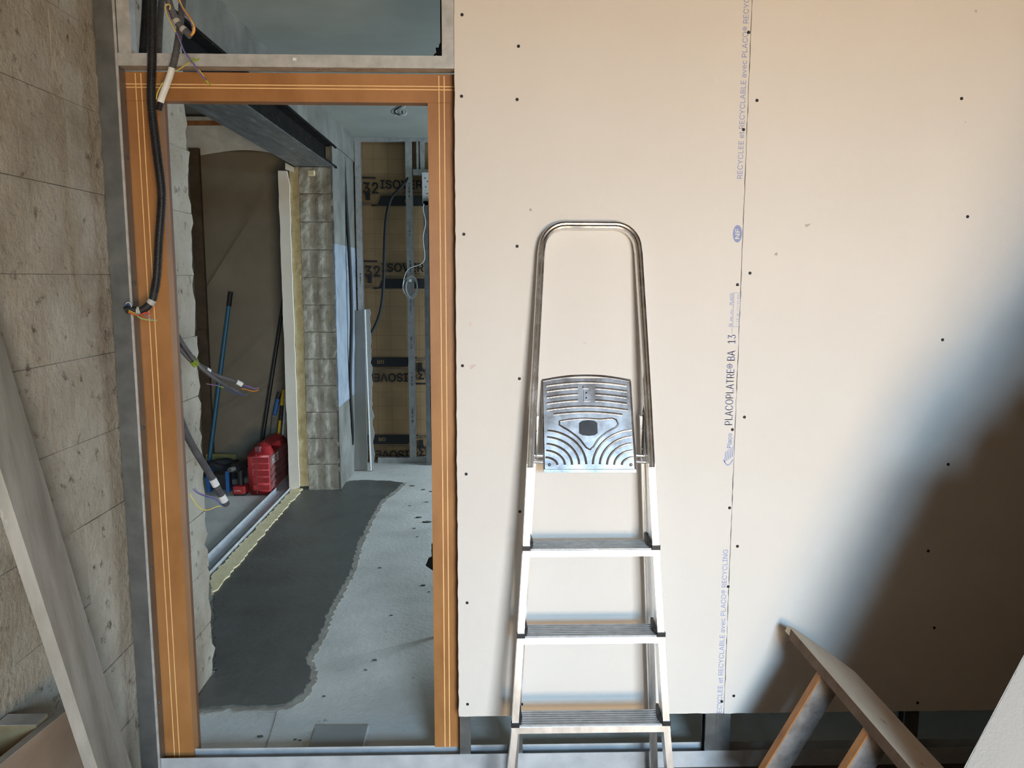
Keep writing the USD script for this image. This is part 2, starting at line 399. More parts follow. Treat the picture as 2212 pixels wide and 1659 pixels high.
w1 = thing("window_1", loc=(WX0, WY, WZ0), kind="structure")
part(w1, "window_frame", cat_([box(WX0, WX0 + 0.05, WY - 0.1, WY - 0.04, WZ0, WZ1), box(WX1 - 0.05, WX1, WY - 0.1, WY - 0.04, WZ0, WZ1), box(WX0, WX1, WY - 0.1, WY - 0.04, WZ0, WZ0 + 0.05), box(WX0, WX1, WY - 0.1, WY - 0.04, WZ1 - 0.05, WZ1)]), "white_board")
wh = cat_([box(HX, HX + 0.2, 0.07, HY0, 0, CZ), box(HX, HX + 0.2, HY1, YF, 0, CZ), box(HX, HX + 0.2, HY0, HY1, 0, HZ0), box(HX, HX + 0.2, HY0, HY1, HZ1, CZ)])
solo("wall_hall_right", wh, "grey_render", kind="structure")
solo("wall_hall_inner", box(0.62, HX, 1.20, 1.30, 0, CZ), "grey_render", kind="structure")     # the room behind the partition, right of the passage
solo("wall_side", cat_([box(-3.6, -3.4, 0.2, YF + 0.2, 0, 2.82), box(-3.4, BX, 0.2, 0.4, 0, 2.82)]), "grey_board", kind="structure")

# the old wall of cast blocks, running from the room past the partition to the opening
wl = thing("wall_left", loc=(XL, 0, 0), kind="structure")
g = np.random.default_rng(3)
part(wl, "wall_core", box(BX, XL - 0.006, WY, 0.63, 0, 2.75), "old_mortar")
part(wl, "wall_core", box(XL - 0.006, XL, WY, -1.3, 0, 2.75), "old_concrete")
CO = 0.2245
for k in range(13):
    z0, z1 = max(0.0, k * CO - 0.0045), min((k + 1) * CO - 0.0045, 2.74)
    ys = [-1.3] + list(np.arange(-1.05 + 0.27 * (k % 2), 0.45, 0.55)) + [0.66]
    for a, b in zip(ys[:-1], ys[1:]):
        end = b == 0.66
        gap = 0.0009
        ny, nz = (9, 7)
        off, sd = g.uniform(-0.0012, 0.0016), int(g.integers(1 << 20))
        jig = g.normal(0, 0.010, nz + 1) if end else np.zeros(nz + 1)

        def disp(s, t, a=a, b=b, z0=z0, z1=z1, off=off, sd=sd):
            q = np.stack([a + s * (b - a), z0 + t * (z1 - z0), 0 * s], -1)
            return off + 0.006 * (meshkit.fbm(q * [9, 13, 1], 3, sd % 97) - 0.5) - 0.0020 * ((np.abs(t - 0.5) > 0.49) | (np.abs(s - 0.5) > 0.49))
        m = sheet((XL, a + gap, z0 + gap), (0, b - a - 2 * gap, 0), (0, 0, z1 - z0 - 2 * gap), ny, nz, disp, 0.009 if not end else 0.03)
        if end:  # broken edge of the opening
            v = m.vertices
            w = np.clip((v[:, 1] - (b - 0.06)) / 0.06, 0, 1)
            v[:, 1] += w * np.interp(v[:, 2], np.linspace(z0, z1, nz + 1), jig)
            m.vertices = v
        part(wl, "concrete_block", m, "old_concrete")

# the wall beyond the opening: cut blocks, insulation and lining seen end-on
wo = thing("wall_hall_left", loc=(XL, JY, 0), kind="structure")
part(wo, "wall_core", box(-1.345, -1.118, JY + 0.03, YF, 0, CZ), "rough_block")
g = np.random.default_rng(11)
for k in range(12):
    z0, z1 = 0.0 + k * 0.195, min((k + 1) * 0.195, 2.33)
    if z1 - z0 < 0.03:
        continue
    sd = int(g.integers(1000))
    ph = g.uniform(-0.04, 0.04)

    def disp(s, t, z0=z0, sd=sd, ph=ph):
        q = np.stack([s * 0.23, z0 + t * 0.195, 0 * s], -1)
        hollow = np.exp(-((s - 0.38 - ph) / 0.10) ** 2) + 0.8 * np.exp(-((s - 0.78 + ph) / 0.12) ** 2)
        lump = np.clip(1.25 - 4 * (t - 0.5) ** 2, 0, 1)
        return 0.018 * (meshkit.fbm(q * [30, 26, 1], 3, sd) - 0.5) - 0.024 * np.clip(hollow, 0, 1) * lump - 0.004 * (np.abs(t - 0.5) > 0.46)
    part(wo, "concrete_block", sheet((-1.345, JY, z0 + 0.002), (0.23, 0, 0), (0, 0, z1 - z0 - 0.004), 16, 12, disp, 0.05), "rough_block")
# face of that wall along the hall, rendered, with a smooth pale band left by a removed lining
nb = 0
for z0, z1, m in ((0, 0.62, "grey_render"), (0.62, 1.62, "paint_mark"), (1.62, 1.80, "paint_mark"), (1.80, 2.46, "grey_render"), (2.46, CZ, "grey_render")):
    sd = 31 + nb
    nb += 1
    part(wo, "render_coat", sheet((XL - 0.012, JY + 0.0, z0), (0, YF - JY, 0), (0, 0, z1 - z0), 14, 10, lambda s, t, sd=sd: 0.008 * (meshkit.fbm(np.stack([s * 6, t * 5, 0 * s], -1), 3, sd) - 0.3), 0.012), m)
part(wo, "insulation", sheet((-1.412, JY + 0.005, 0.03), (0.064, 0, 0), (0, 0, 2.30), 5, 60, lambda s, t: 0.03 * (meshkit.fbm(np.stack([s * 2, t * 34, 0 * s], -1), 4, 5) - 0.5), 0.8), "glass_wool")
lin = jag(np.array([(-1.486, 0.0), (-1.412, 0.03), (-1.412, 2.20), (-1.425, 2.30), (-1.486, 2.30)]), 0.08, 0.0016, 2)
part(wo, "plaster_lining", extr(lin, JY - 0.02, YF, "xz"), "white_board")
part(wo, "plaster_lining", slab([P(616, 351, y=JY), P(616, 366, y=JY), P(636, 372, y=JY), P(634, 361, y=JY)], (0, 0.3, 0)), "white_board")
part(wo, "mortar_lump", rbox(*(P(665, 378, y=JY)[0] + np.array([0, 0.05])), JY - 0.015, JY + 0.05, *(P(665, 380, y=JY)[2] + np.array([0, 0.04])), 0.008), "foam")
# concrete above the beam
part(wo, "lintel", sheet((XL, 0.66, 2.487), (0, YF - 0.66, 0), (0, 0, CZ - 2.487), 30, 6, lambda s, t: 0.012 * (meshkit.fbm(np.stack([s * 16, t * 2, 0 * s], -1), 3, 8) - 0.5), 0.27), "grey_render")

# steel beams carrying the opening
sb = thing("steel_beam", "dark steel beam pair spanning the opening in the old wall above the hall", "beam", (XL, 0.66, 2.33))
for x1 in (XL, XL - 0.137):
    x0 = x1 - 0.134
    prof = sg.box(x0, 2.335, x1, 2.349).union(sg.box(x0, 2.474, x1, 2.487)).union(sg.box((x0 + x1) / 2 - 0.006, 2.345, (x0 + x1) / 2 + 0.006, 2.478)).buffer(0.004).buffer(-0.004)
    part(sb, "beam", extr(prof, 0.60, JY + 0.12, "xz"), "beam_steel")
    part(sb, "flange_face", box(x0 + 0.001, x1 - 0.001, 0.60, JY + 0.02, 2.331, 2.3355), "flange_steel", "worn grey underside of the bottom flange")

# far wall of the hall and of the side room
wf = thing("wall_far", loc=(XL, YF, 0), kind="structure")
part(wf, "wall_slab", box(-3.6, HX + 0.2, YF + 0.06, YF + 0.25, 0, 2.82), "dark_wood")
part(wf, "insulation_facing", sheet((-1.12, YF + 0.02, 0.0), (1.9, 0, 0), (0, 0, CZ), 38, 54, lambda s, t: 0.010 * (meshkit.fbm(np.stack([s * 7, t * 10, 0 * s], -1), 3, 4) - 0.5) - 0.006 * (np.abs(t * 4.47 % 1 - 0.5) > 0.47), 0.03), "kraft")
YP = YF + 0.010


def far(a, b):
    return P(a, b, y=YP)


# printing on the kraft facing: the two upper bands upright, the two lower ones upside down
def kraft_print(zc, s, flip):
    ex, ez = (np.array([-1.0, 0, 0]), np.array([0, 0, -1.0])) if flip else (np.array([1.0, 0, 0]), np.array([0, 0, 1.0]))
    o = np.array([-0.505 if flip else -1.10, YP, zc])

    def at(u, v):
        return o + ex * u * s + ez * v * s
    ms, gs = [], []
    ms.append(text_on("\u03bb32", 0.195 * s, 0.086 * s, at(-0.015, 0.064), ex, ez, 0.004, True))
    ms.append(text_on("ISOVER", 0.345 * s, 0.066 * s, at(0.197, 0.104), ex, ez, 0.004, True))
    gs.append(text_on("SAINT-GOBAIN", 0.165 * s, 0.018 * s, at(0.375, 0.076), ex, ez, 0.004, False))
    band = sg.Polygon([(0.165, -0.035), (0.20, 0.045), (0.62, 0.045), (0.62, -0.035)])
    q = [at(*c) for c in list(band.exterior.coords)[:4]]
    ms.append(slab(q, (0, 0.006, 0)))
    for (u0, u1, v) in ((-0.04, 0.16, 0.188), (-0.03, 0.03, -0.035), (0.12, 0.165, -0.032), (0.62, 0.70, -0.03)):
        ms.append(slab([at(u0, v - 0.006), at(u1, v - 0.006), at(u1, v + 0.006), at(u0, v + 0.006)], (0, 0.006, 0)))
    for (u0, u1, v) in ((0.185, 0.60, 0.062), (-0.01, 0.13, -0.015), (0.0, 0.1, -0.03)):
        gs.append(slab([at(u0, v - 0.0025), at(u1, v - 0.0025), at(u1, v + 0.0025), at(u0, v + 0.0025)], (0, 0.006, 0)))
    # a small house in a ring
    ms.append(slab([at(0.075, 0.01), at(0.11, 0.01), at(0.11, 0.055), at(0.075, 0.055)], (0, 0.006, 0)))
    ms.append(slab([at(0.066, 0.055), at(0.119, 0.055), at(0.0945, 0.085), at(0.0905, 0.085)], (0, 0.006, 0)))
    th = np.linspace(0, 2 * np.pi, 20)
    gs.append(tube([at(0.0925 + 0.062 * np.cos(a), 0.035 + 0.05 * np.sin(a)) for a in th], 0.0016, 5))
    part(wf, "printed_lettering", cat_(ms), "print_black", "black lettering on the kraft facing")
    part(wf, "printed_lines", cat_(gs), "print_grey")
    part(wf, "printed_grade", text_on("GR", 0.06 * s, 0.030 * s, at(0.395, -0.012) - np.array([0, 0.002, 0]), ex, ez, 0.001, True), "kraft")


for zc, s, fl in ((P(800, 435, y=YP)[2], 1.0, False), (P(805, 614, y=YP)[2], 1.0, False), (P(850, 781, y=YP)[2], 1.0, True), (P(850, 948, y=YP)[2], 1.0, True)):
    kraft_print(zc, s, fl)
# its steel framing
fy0, fy1 = YF - 0.05, YF - 0.002
part(wf, "metal_track", box(-1.10, 0.8, fy0, fy1, CZ - 0.03, CZ - 0.001), "galvanised_dull")
part(wf, "metal_track", box(-0.96, 0.8, fy0, fy1, 0.0, 0.045), "galvanised_dull")
for xa, xb, z0, z1 in ((-1.098, -1.050, 0.02, CZ - 0.02), (-0.690, -0.636, 0.02, CZ - 0.02), (-0.600, -0.583, 2.43, CZ - 0.02), (-0.570, -0.535, 2.43, CZ - 0.02)):
    part(wf, "metal_stud", extr(cstud(xa, xb, fy0 + 0.001, fy1, "+x"), z0, z1, "xy"), "galvanised_dull")
part(wf, "metal_track", box(-0.63, -0.42, fy0 - 0.01, fy1, 2.385, 2.43), "galvanised_dull")
# stencilled marks along the studs
for zc in np.arange(0.35, 2.3, 0.31):
    part(wf, "stud_marking", strokes(0.11, 0.014, (-0.655, fy0 - 0.0003, zc), (0, 0, 1), (-1, 0, 0), int(zc * 100)), "stencil")
for zc in (1.15, 1.5):
    part(wf, "stud_marking", strokes(0.11, 0.012, (-1.066, fy0 - 0.0003, zc), (0, 0, 1), (-1, 0, 0), int(zc * 100)), "stencil")
# the doorway at the right end of the far wall
hd = thing("door_2", loc=(-0.55, YF - 0.1, 0), kind="structure")
part(hd, "plaster_header", box(P(912, 400, y=4.24)[0], 0.4, 4.235, 4.275, P(920, 440, y=4.24)[2], 2.40), "board_core", "short plasterboard piece above the doorway")
part(hd, "metal_stud", extr(cstud(P(918, 600, y=4.24)[0] - 0.002, P(918, 600, y=4.24)[0] + 0.036, 4.20, 4.285, "+x"), 0, 2.17, "xy"), "galvanised")
part(hd, "metal_stud", extr(cstud(P(918, 600, y=4.24)[0] + 0.040, P(918, 600, y=4.24)[0] + 0.085, 4.215, 4.285, "-x"), 0, 2.17, "xy"), "galvanised")
part(hd, "metal_track", box(P(918, 600, y=4.24)[0] - 0.002, 0.4, 4.20, 4.234, 2.14, 2.18), "galvanised")
for i, (a, b) in enumerate(((918, 385), (924, 392), (920, 404), (923, 418), (927, 430))):
    q = P(a, b, y=4.234)
    part(hd, "pencil_mark", box(q[0] - 0.005, q[0] + 0.005, 4.2335, 4.2352, q[2] - 0.004, q[2] + 0.004), "stencil")

# ------------------------------------------------------------------ the partition with its boards
wp = thing("wall_partition", loc=(0, 0, 0), kind="structure")
ZB, XJ = 0.191, 0.738
g = np.random.default_rng(21)
left = np.array([(-0.102, ZB), (XJ - 0.0012, ZB + 0.001), (XJ - 0.0012, 2.74), (-0.102, 2.74)])
right = np.array([(XJ + 0.0012, ZB), (XR - 0.01, ZB), (XR - 0.01, 2.74), (XJ + 0.0012, 2.74)])
boards = []
for poly, sd in ((left, 1), (right, 2)):
    shp = jag(poly, 0.02, 0.0005, sd)
    b = part(wp, "plasterboard", extr(shp, 0.0, 0.0125, "xz"), "board_paper")
    boards.append(b)
    part(b, "plaster_core", extr(shp.buffer(0.0006).difference(shp.buffer(-0.004)), 0.0015, 0.011, "xz"), "board_core")
screws = [(998, 32), (997, 208), (1002, 506), (999, 790), (1007, 1024), (1009, 1302), (1010, 1521), (1120, 100), (1117, 215), (1117, 532), (1122, 818), (1123, 1105), (1127, 1521), (1617, 70), (1606, 280), (1593, 615), (1582, 928), (1576, 1097), (1573, 1267), (1559, 1515),
          (1635, 217), (1620, 590), (1608, 901), (1593, 1180), (1585, 1503), (2077, 213), (2090, 468), (2036, 734), (2048, 1003), (2005, 1190), (2018, 1356), (1982, 1518)]
for a, b in screws:
    q = P(a, b, y=0)
    c = trimesh.creation.cylinder(0.0044, 0.003, sections=14)
    c.apply_transform(trimesh.transformations.rotation_matrix(np.pi / 2, [1, 0, 0]))
    c.apply_translation([q[0], 0.0003, q[2]])
    d = trimesh.creation.torus(0.0035, 0.0011, major_sections=14, minor_sections=6)
    d.apply_transform(trimesh.transformations.rotation_matrix(np.pi / 2, [1, 0, 0]))
    d.apply_translation([q[0], -0.0008, q[2]])
    part(boards[int(q[0] > XJ)], "screw", cat_([c, d]), "screw")
for a, b, r, m, bd in ((1745, 487, 5, "paper_scuff", 1), (1676, 549, 4, "paper_scuff", 1), (2085, 265, 3, "paper_scuff", 1), (2108, 25, 2.5, "paper_scuff", 1), (1145, 455, 3, "paper_scuff", 0), (1015, 700, 4, "pink_scuff", 0), (1018, 792, 7, "pink_scuff", 0), (1262, 741, 3, "pink_scuff", 0), (1700, 1388, 3, "pink_scuff", 1)):
    q = P(a, b, y=0)
    s = r / F * 2.35
    sh = jag(np.array([(q[0] + s * np.cos(t) * (1.3 if t < 2 else 0.8), q[2] + s * 0.8 * np.sin(t)) for t in np.linspace(0, 2 * np.pi, 9)[:-1]]), s, s * 0.35, int(a))
    part(boards[bd], "scuff", extr(sh, -0.0003, 0.001, "xz"), m)


# print down the edge of the left board
def vz(a, b):
    return P(a, b, y=0)


UPZ, LFT = (0, 0, 1), (-1, 0, 0)
YT = -0.00005
z_low0, z_low1 = ZB + 0.002, vz(1575, 1187)[2]
part(boards[0], "printed_lettering", text_on("ECYCLEE et RECYCLABLE avec PLACO\u00ae RECYCLING", z_low1 - z_low0, 0.0150, (XJ - 0.0075, YT, z_low0), UPZ, LFT, 0.0004), "ink", "blue line of print low on the board")
z_up0 = vz(1600, 386)[2]
part(boards[0], "printed_lettering", text_on("RECYCLEE et RECYCLABLE avec PLACO\u00ae RECYCLING", (z_low1 - z_low0) * 44 / 43, 0.0150, (XJ - 0.0085, YT, z_up0), UPZ, LFT, 0.0004), "ink", "blue line of print high on the board")
za, zb_ = vz(1580, 918)[2], vz(1583, 800)[2]
for dx in (0.0, 0.0022):
    part(boards[0], "printed_lettering", cat_([text_on("PLACOPLATRE\u00ae", vz(1580, 786)[2] - za, 0.0235, (XJ - 0.0105 + dx, YT, za), UPZ, LFT, 0.0004), text_on("BA", 0.030, 0.0235, (XJ - 0.0105 + dx, YT, vz(1583, 779)[2]), UPZ, LFT, 0.0004), text_on("13", 0.026, 0.0235, (XJ - 0.0105 + dx, YT, vz(1583, 742)[2]), UPZ, LFT, 0.0004)]), "ink_pale", "larger pale blue print halfway up the board")
# NF mark
q = vz(1593, 505)
el = sg.Point(0, 0).buffer(1.0, 24)
ov = shapely.affinity.scale(el, 0.0135, 0.025)
nf = text_on("NF", 0.030, 0.0125, (q[0] + 0.0062, YT - 0.0003, q[2] - 0.015), UPZ, LFT, 0.0004, True)
part(boards[0], "printed_mark", extr(shapely.affinity.translate(ov, q[0], q[2]), YT - 0.0002, 0.001, "xz"), "ink", "blue oval mark")
part(boards[0], "printed_mark", nf, "board_paper")
# boxed small print
zb0, zb1 = vz(1585, 706)[2], vz(1588, 632)[2]
x0b, x1b = vz(1577, 670)[0], vz(1598, 670)[0]
fr = sg.box(x0b + 0.010, zb0, x1b, zb1).difference(sg.box(x0b + 0.011, zb0 + 0.001, x1b - 0.001, zb1 - 0.001)).union(sg.box(x0b + 0.0075, zb0 - 0.02, x0b + 0.0085, zb1))
part(boards[0], "printed_mark", extr(fr, YT, 0.001, "xz"), "ink")
part(boards[0], "printed_lettering", cat_([text_on("S", 0.010, 0.008, (x0b + 0.0065, YT, zb0), UPZ, LFT, 0.0004, True), text_on("PLACO", 0.034, 0.008, (x0b + 0.0065, YT, zb1 - 0.036), UPZ, LFT, 0.0004, True), strokes(0.036, 0.004, (x0b + 0.0060, YT, zb0 + 0.016), UPZ, LFT, 8)]), "ink")
part(boards[0], "printed_lettering", strokes(zb1 - zb0 - 0.014, 0.006, (x1b - 0.003, YT, zb0 + 0.006), UPZ, LFT, 9), "ink_pale")
# Placo logo: swooshes and word
q = vz(1573, 985)
for i in range(5):
    c = np.array([q[0] - 0.011 + i * 0.0055, q[2] - 0.017 + 0.004 * i])
    sh = sg.Polygon([(c[0], c[1] - 0.004), (c[0] + 0.003, c[1]), (c[0] + 0.0035, c[1] + 0.030), (c[0] + 0.0012, c[1] + 0.031)])
    part(boards[0], "printed_mark", extr(sh, YT, 0.001, "xz"), "ink")
arc = sg.LineString([(q[0] - 0.014 + 0.028 * t, q[2] - 0.012 - 0.016 * math.sin(math.pi * t)) for t in np.linspace(0, 1, 12)]).buffer(0.0016)
part(boards[0], "printed_mark", extr(arc, YT, 0.001, "xz"), "ink")
part(boards[0], "printed_lettering", text_on("Placo", vz(1574, 936)[2] - vz(1574, 968)[2], 0.0125, (q[0] + 0.008, YT, vz(1574, 968)[2]), UPZ, LFT, 0.0004, True), "ink", "small blue print beside slanted stripes")
part(boards[0], "printed_lettering", cat_([strokes(0.034, 0.003, (q[0] + 0.014, YT, vz(1574, 968)[2]), UPZ, LFT, 10), box(q[0] + 0.0155, q[0] + 0.0162, YT, 0.0005, q[2] - 0.03, q[2] + 0.05)]), "ink_pale")

# framing: studs, floor track, header, stud on the old wall
SY0, SY1 = 0.0135, 0.0615
part(wp, "floor_track", cat_([box(XL + 0.004, XR, SY0, SY1, 0.0, 0.0016), box(XL + 0.004, XR, SY0 - 0.0012, SY0, 0, 0.056), box(XL + 0.004, XR, SY1, SY1 + 0.0014, 0, 0.056), box(XL + 0.004, XR, SY0 - 0.0022, SY0 - 0.0012, 0.050, 0.056)]), "galvanised_bright", "bright steel floor track running under the door opening")
for xa, xb, op, z1 in ((-0.100, -0.066, "+x", 2.74), (0.066, 0.100, "-x", 2.74), (0.685, 0.719, "-x", 2.74), (0.7195, 0.765, "+x", 2.74), (1.330, 1.376, "-x", 2.74)):
    part(wp, "metal_stud", extr(cstud(xa, xb, SY0 + 0.0005, SY1 - 0.0005, op), 0.002, z1, "xy"), "galvanised")
# stud fixed to the old wall, its rolled edge bright
part(wp, "metal_stud", extr(cstud(XL + 0.003, XL + 0.058, -0.002, 0.046, "-x", lip=0), 0.002, 2.74, "xy"), "galvanised", "steel stud fixed to the old concrete wall")
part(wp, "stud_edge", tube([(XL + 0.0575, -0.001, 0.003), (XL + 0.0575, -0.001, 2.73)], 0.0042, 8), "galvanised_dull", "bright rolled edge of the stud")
for b in (340, 612, 925, 1230, 1520):
    c = trimesh.creation.cylinder(0.006, 0.004, sections=12)
    c.apply_transform(trimesh.transformations.rotation_matrix(np.pi / 2, [0, 1, 0]))
    c.apply_translation([XL + 0.059, 0.026, P(290, b, y=0.02)[2]])
    part(wp, "stud_screw", c, "stencil")
part(wp, "metal_stud", extr(cstud(XL + 0.062, XL + 0.098, 0.004, 0.040, "+y"), 2.18, 2.74, "xy"), "galvanised_dull", "short stud above the door frame")
part(wp, "metal_stud", extr(cstud(-0.137, -0.1015, 0.006, 0.052, "-x"), 2.18, 2.74, "xy"), "galvanised_dull")
hz0, hz1 = 2.146, 2.180
part(wp, "header_track", cat_([box(XL + 0.058, -0.103, 0.000, 0.0016, hz0, hz1), box(XL + 0.058, -0.103, 0.0016, 0.050, hz0, hz0 + 0.0016), box(XL + 0.058, -0.103, 0.050, 0.0516, hz0, hz1)]), "galvanised_dull", "steel track lying over the door frame")
q = P(637, 129, y=0)
part(wp, "track_screw", rbox(q[0] - 0.006, q[0] + 0.006, -0.008, 0.003, q[2] - 0.005, q[2] + 0.005, 0.002), "tape")
part(wp, "track_lettering", cat_([strokes(w_, 0.008, (P(a_, 148, y=0.02)[0], 0.018, hz0 - 0.0002), (1, 0, 0), (0, 1, 0), a_) for a_, w_ in ((620, 0.12), (750, 0.09), (835, 0.025))]), "stencil")

# ------------------------------------------------------------------ the door frame
dr = thing("door_1", loc=(-0.56, 0.045, 0), kind="structure")
DY0, DY1 = 0.050, 0.092


def X(a, b):
    return P(a, b, y=DY0)[0]


ZT, ZH = 2.142, P(640, 220, y=DY0)[2]
jl0, jl1 = X(272, 300) + 0.004, X(347, 300)
jr0, jr1 = X(928, 600), X(983, 600) + 0.006


def grooved(parent, name, lo, hi, cuts, fixed0, fixed1, vertical):
    """A board with two fine grooves along it, each a pale line in the bottom of a cut."""
    edges = [lo] + [e for c in cuts for e in (c - 0.0017, c + 0.0017)] + [hi]
    ms = []
    for a, b in zip(edges[0::2], edges[1::2]):
        ms.append(box(a, b, DY0, DY1, fixed0, fixed1) if vertical else box(fixed0, fixed1, DY0, DY1, a, b))
    p = part(dr, name, cat_(ms), "frame_wood")
    for c in cuts:
        part(p, "groove", box(c - 0.0018, c + 0.0018, DY0 + 0.0012, DY1 - 0.001, fixed0, fixed1) if vertical else box(fixed0, fixed1, DY0 + 0.0012, DY1 - 0.001, c - 0.0018, c + 0.0018), "pale_wood", "pale routed groove")
    return p


grooved(dr, "jamb", jl0, jl1, (X(300, 300), X(312, 300)), 0.02, ZH - 0.0005, True)
grooved(dr, "jamb", jr0, jr1, (X(952, 600), X(963, 600)), 0.058, ZH - 0.0005, True)
HDP = grooved(dr, "head", ZH, ZT, (P(600, 191, y=DY0)[2], P(600, 184, y=DY0)[2]), jl0, jr1, False)
for gx in (X(300, 300), X(312, 300), X(952, 600), X(963, 600)):
    part(HDP, "groove", box(gx - 0.0015, gx + 0.0015, DY0 - 0.0003, DY0 + 0.001, ZH, ZT - 0.004), "pale_wood")
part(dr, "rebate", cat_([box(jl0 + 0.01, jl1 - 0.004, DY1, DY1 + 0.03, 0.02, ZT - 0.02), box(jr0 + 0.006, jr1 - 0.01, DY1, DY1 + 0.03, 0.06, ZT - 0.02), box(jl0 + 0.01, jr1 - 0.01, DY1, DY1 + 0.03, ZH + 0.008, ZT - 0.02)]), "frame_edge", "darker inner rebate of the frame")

# ------------------------------------------------------------------ aluminium stepladder
LS, LY, LZ = 0.122, -0.03, 1.735


def ly(z):
    return LY - LS * (LZ - z)


def L(a, b, off=0.0):
    """A point of the ladder's front plane (off behind it)."""
    d = ray(a, b)
    t = (LY + off - LS * (LZ - CAM[2]) - CAM[1]) / (d[1] - LS * d[2])
    return CAM + t * d


lad = thing("stepladder", "folded aluminium stepladder with three treads leaning on the plasterboard wall", "stepladder", (0.28, -0.2, 0))
AX = unit((0, LS, 1.0))      # up along the ladder
AN = unit(np.cross((1, 0, 0), AX)) * -1
AN = AN if AN[1] > 0 else -AN   # into the ladder, away from the viewer


def xl(z):
    return np.interp(z, [0.0, 0.15, 0.775, 1.30, 1.62], [0.031, 0.0505, 0.0905, 0.117, 0.135])   # outer left edge


def xr(z):
    return np.interp(z, [0.0, 0.15, 0.775, 1.30, 1.62], [0.543, 0.525, 0.4865, 0.459, 0.437])


def lp(x, z, off=0.0):
    return np.array([x, ly(z), z]) + AN * off


# guard rail: one bent tube
rad, topz = 0.068, 1.722
zs = [1.02, 1.2, 1.4, topz - rad - 0.02]
pts = [lp(xl(z) + 0.010, z, 0.014) for z in zs]
xa, xb = xl(topz - rad) + 0.012, xr(topz - rad) - 0.012
pts += [lp(xa + rad * (1 - np.cos(t)) , topz - rad + rad * np.sin(t) - 0.010, 0.014) for t in np.linspace(0.05, np.pi / 2, 9)]
pts += [lp(xb - rad * (1 - np.cos(t)), topz - rad + rad * np.sin(t) - 0.010, 0.014) for t in np.linspace(np.pi / 2, 0.05, 9)]
pts += [lp(xr(z) - 0.010, z, 0.014) for z in zs[::-1]]
pts = np.array(pts)
dense = []
for a, b in zip(pts[:-1], pts[1:]):
    n = max(1, int(np.linalg.norm(b - a) / 0.03))
    dense += [a + (b - a) * k / n for k in range(n)]
dense = np.array(dense + [pts[-1]])
tan = np.gradient(dense, axis=0)
tan /= np.linalg.norm(tan, axis=1, keepdims=True)
side = np.cross(AN, tan)
prof = np.array([(-0.009, -0.014), (-0.0045, -0.0158), (0, -0.0142), (0.0045, -0.0158), (0.009, -0.014), (0.0105, -0.010), (0.0105, 0.011), (0.008, 0.014), (-0.008, 0.014), (-0.0105, 0.011), (-0.0105, -0.010)])
k = len(prof)
v = (dense[:, None] + prof[None, :, 0, None] * side[:, None] + prof[None, :, 1, None] * AN).reshape(-1, 3)
i, j = np.meshgrid(np.arange(len(dense) - 1), np.arange(k), indexing="ij")
q = np.stack([i * k + j, i * k + (j + 1) % k, (i + 1) * k + (j + 1) % k, (i + 1) * k + j], -1).reshape(-1, 4)
gm = trimesh.Trimesh(v, np.vstack([q[:, [0, 1, 2]], q[:, [0, 2, 3]]]), process=False)
gm.fix_normals()
part(lad, "guard_rail", gm, "rail_aluminium", "bent aluminium guard rail at the top of the stepladder", smooth=35)
SZ = [0.787, 0.537, 0.281]   # tread heights
segs = [1.25, 0.800, 0.545, 0.288, 0.0]
for k_ in range(2):
    xf = xl if k_ == 0 else xr
    sgn = 1 if k_ == 0 else -1
    for a, b in ((1.03, SZ[0] + 0.008), (SZ[0] - 0.022, SZ[1] + 0.008), (SZ[1] - 0.022, SZ[2] + 0.008), (SZ[2] - 0.022, 0.012)):
        w = 0.0195
        fr_ = [lp(xf(a), a), lp(xf(a) + sgn * w, a), lp(xf(b) + sgn * w, b), lp(xf(b), b)]
        part(lad, "stile", slab(fr_, AN * 0.048), "aluminium")
    part(lad, "foot", slab([lp(xf(0.03) - sgn * 0.004, 0.03, -0.004), lp(xf(0.03) + sgn * 0.026, 0.03, -0.004), np.array([xf(0) + sgn * 0.026, ly(0) - 0.004, 0.0]), np.array([xf(0) - sgn * 0.004, ly(0) - 0.004, 0.0])], (0, 0.056, 0)), "black_plastic", "black plastic foot")
for z in SZ:
    x0, x1 = xl(z), xr(z)
    y0 = ly(z)
    tread = part(lad, "tread", cat_([box(x0 + 0.020, x1 - 0.020, y0 + 0.001, y0 + 0.085, z - 0.018, z - 0.004)] + [box(x0 + 0.021, x1 - 0.021, y0 + 0.003 + i * 0.0118, y0 + 0.0105 + i * 0.0118, z - 0.004, z) for i in range(7)]), "tread_aluminium", "grey ribbed tread")
    part(tread, "front_bar", slab([lp(x0, z - 0.004, -0.002), lp(x1, z - 0.004, -0.002), lp(x1 + 0.002, z - 0.022, -0.002), lp(x0 - 0.002, z - 0.022, -0.002)], AN * 0.012), "aluminium", "bright front edge bar")
    for sgn, xo in ((1, x0), (-1, x1)):
        c = cat_([box(*sorted((xo - sgn * 0.002, xo + sgn * 0.022)), y0 - 0.004, y0 + 0.012, z - 0.004, z + 0.009)] + [bar((xo + sgn * 0.021, y0 + 0.004, z + 0.001), (xo + sgn * 0.027, y0 + 0.03, z + 0.006), 0.008, 0.012, (1, 0, 0)), bar((xo + sgn * 0.027, y0 + 0.03, z + 0.006), (xo + sgn * 0.0225, y0 + 0.075, z + 0.014), 0.008, 0.018, (1, 0, 0))])
        part(tread, "end_cap", c, "black_plastic", "black plastic end cap")


# platform folded up between the stiles; traced in the plane just behind the front faces
def PL(u, w, off=0.0):
    """The plate leans back further than the stiles do."""
    return L(1050 + u / 3.687, 780 + w / 3.687, off + 0.062 * (870 - w) / 740)


def arcpts(c, rx, ry, a0, a1, n=12, off=0.0):
    return [PL(c[0] + rx * np.cos(t), c[1] + ry * np.sin(t), off) for t in np.linspace(a0, a1, n)]


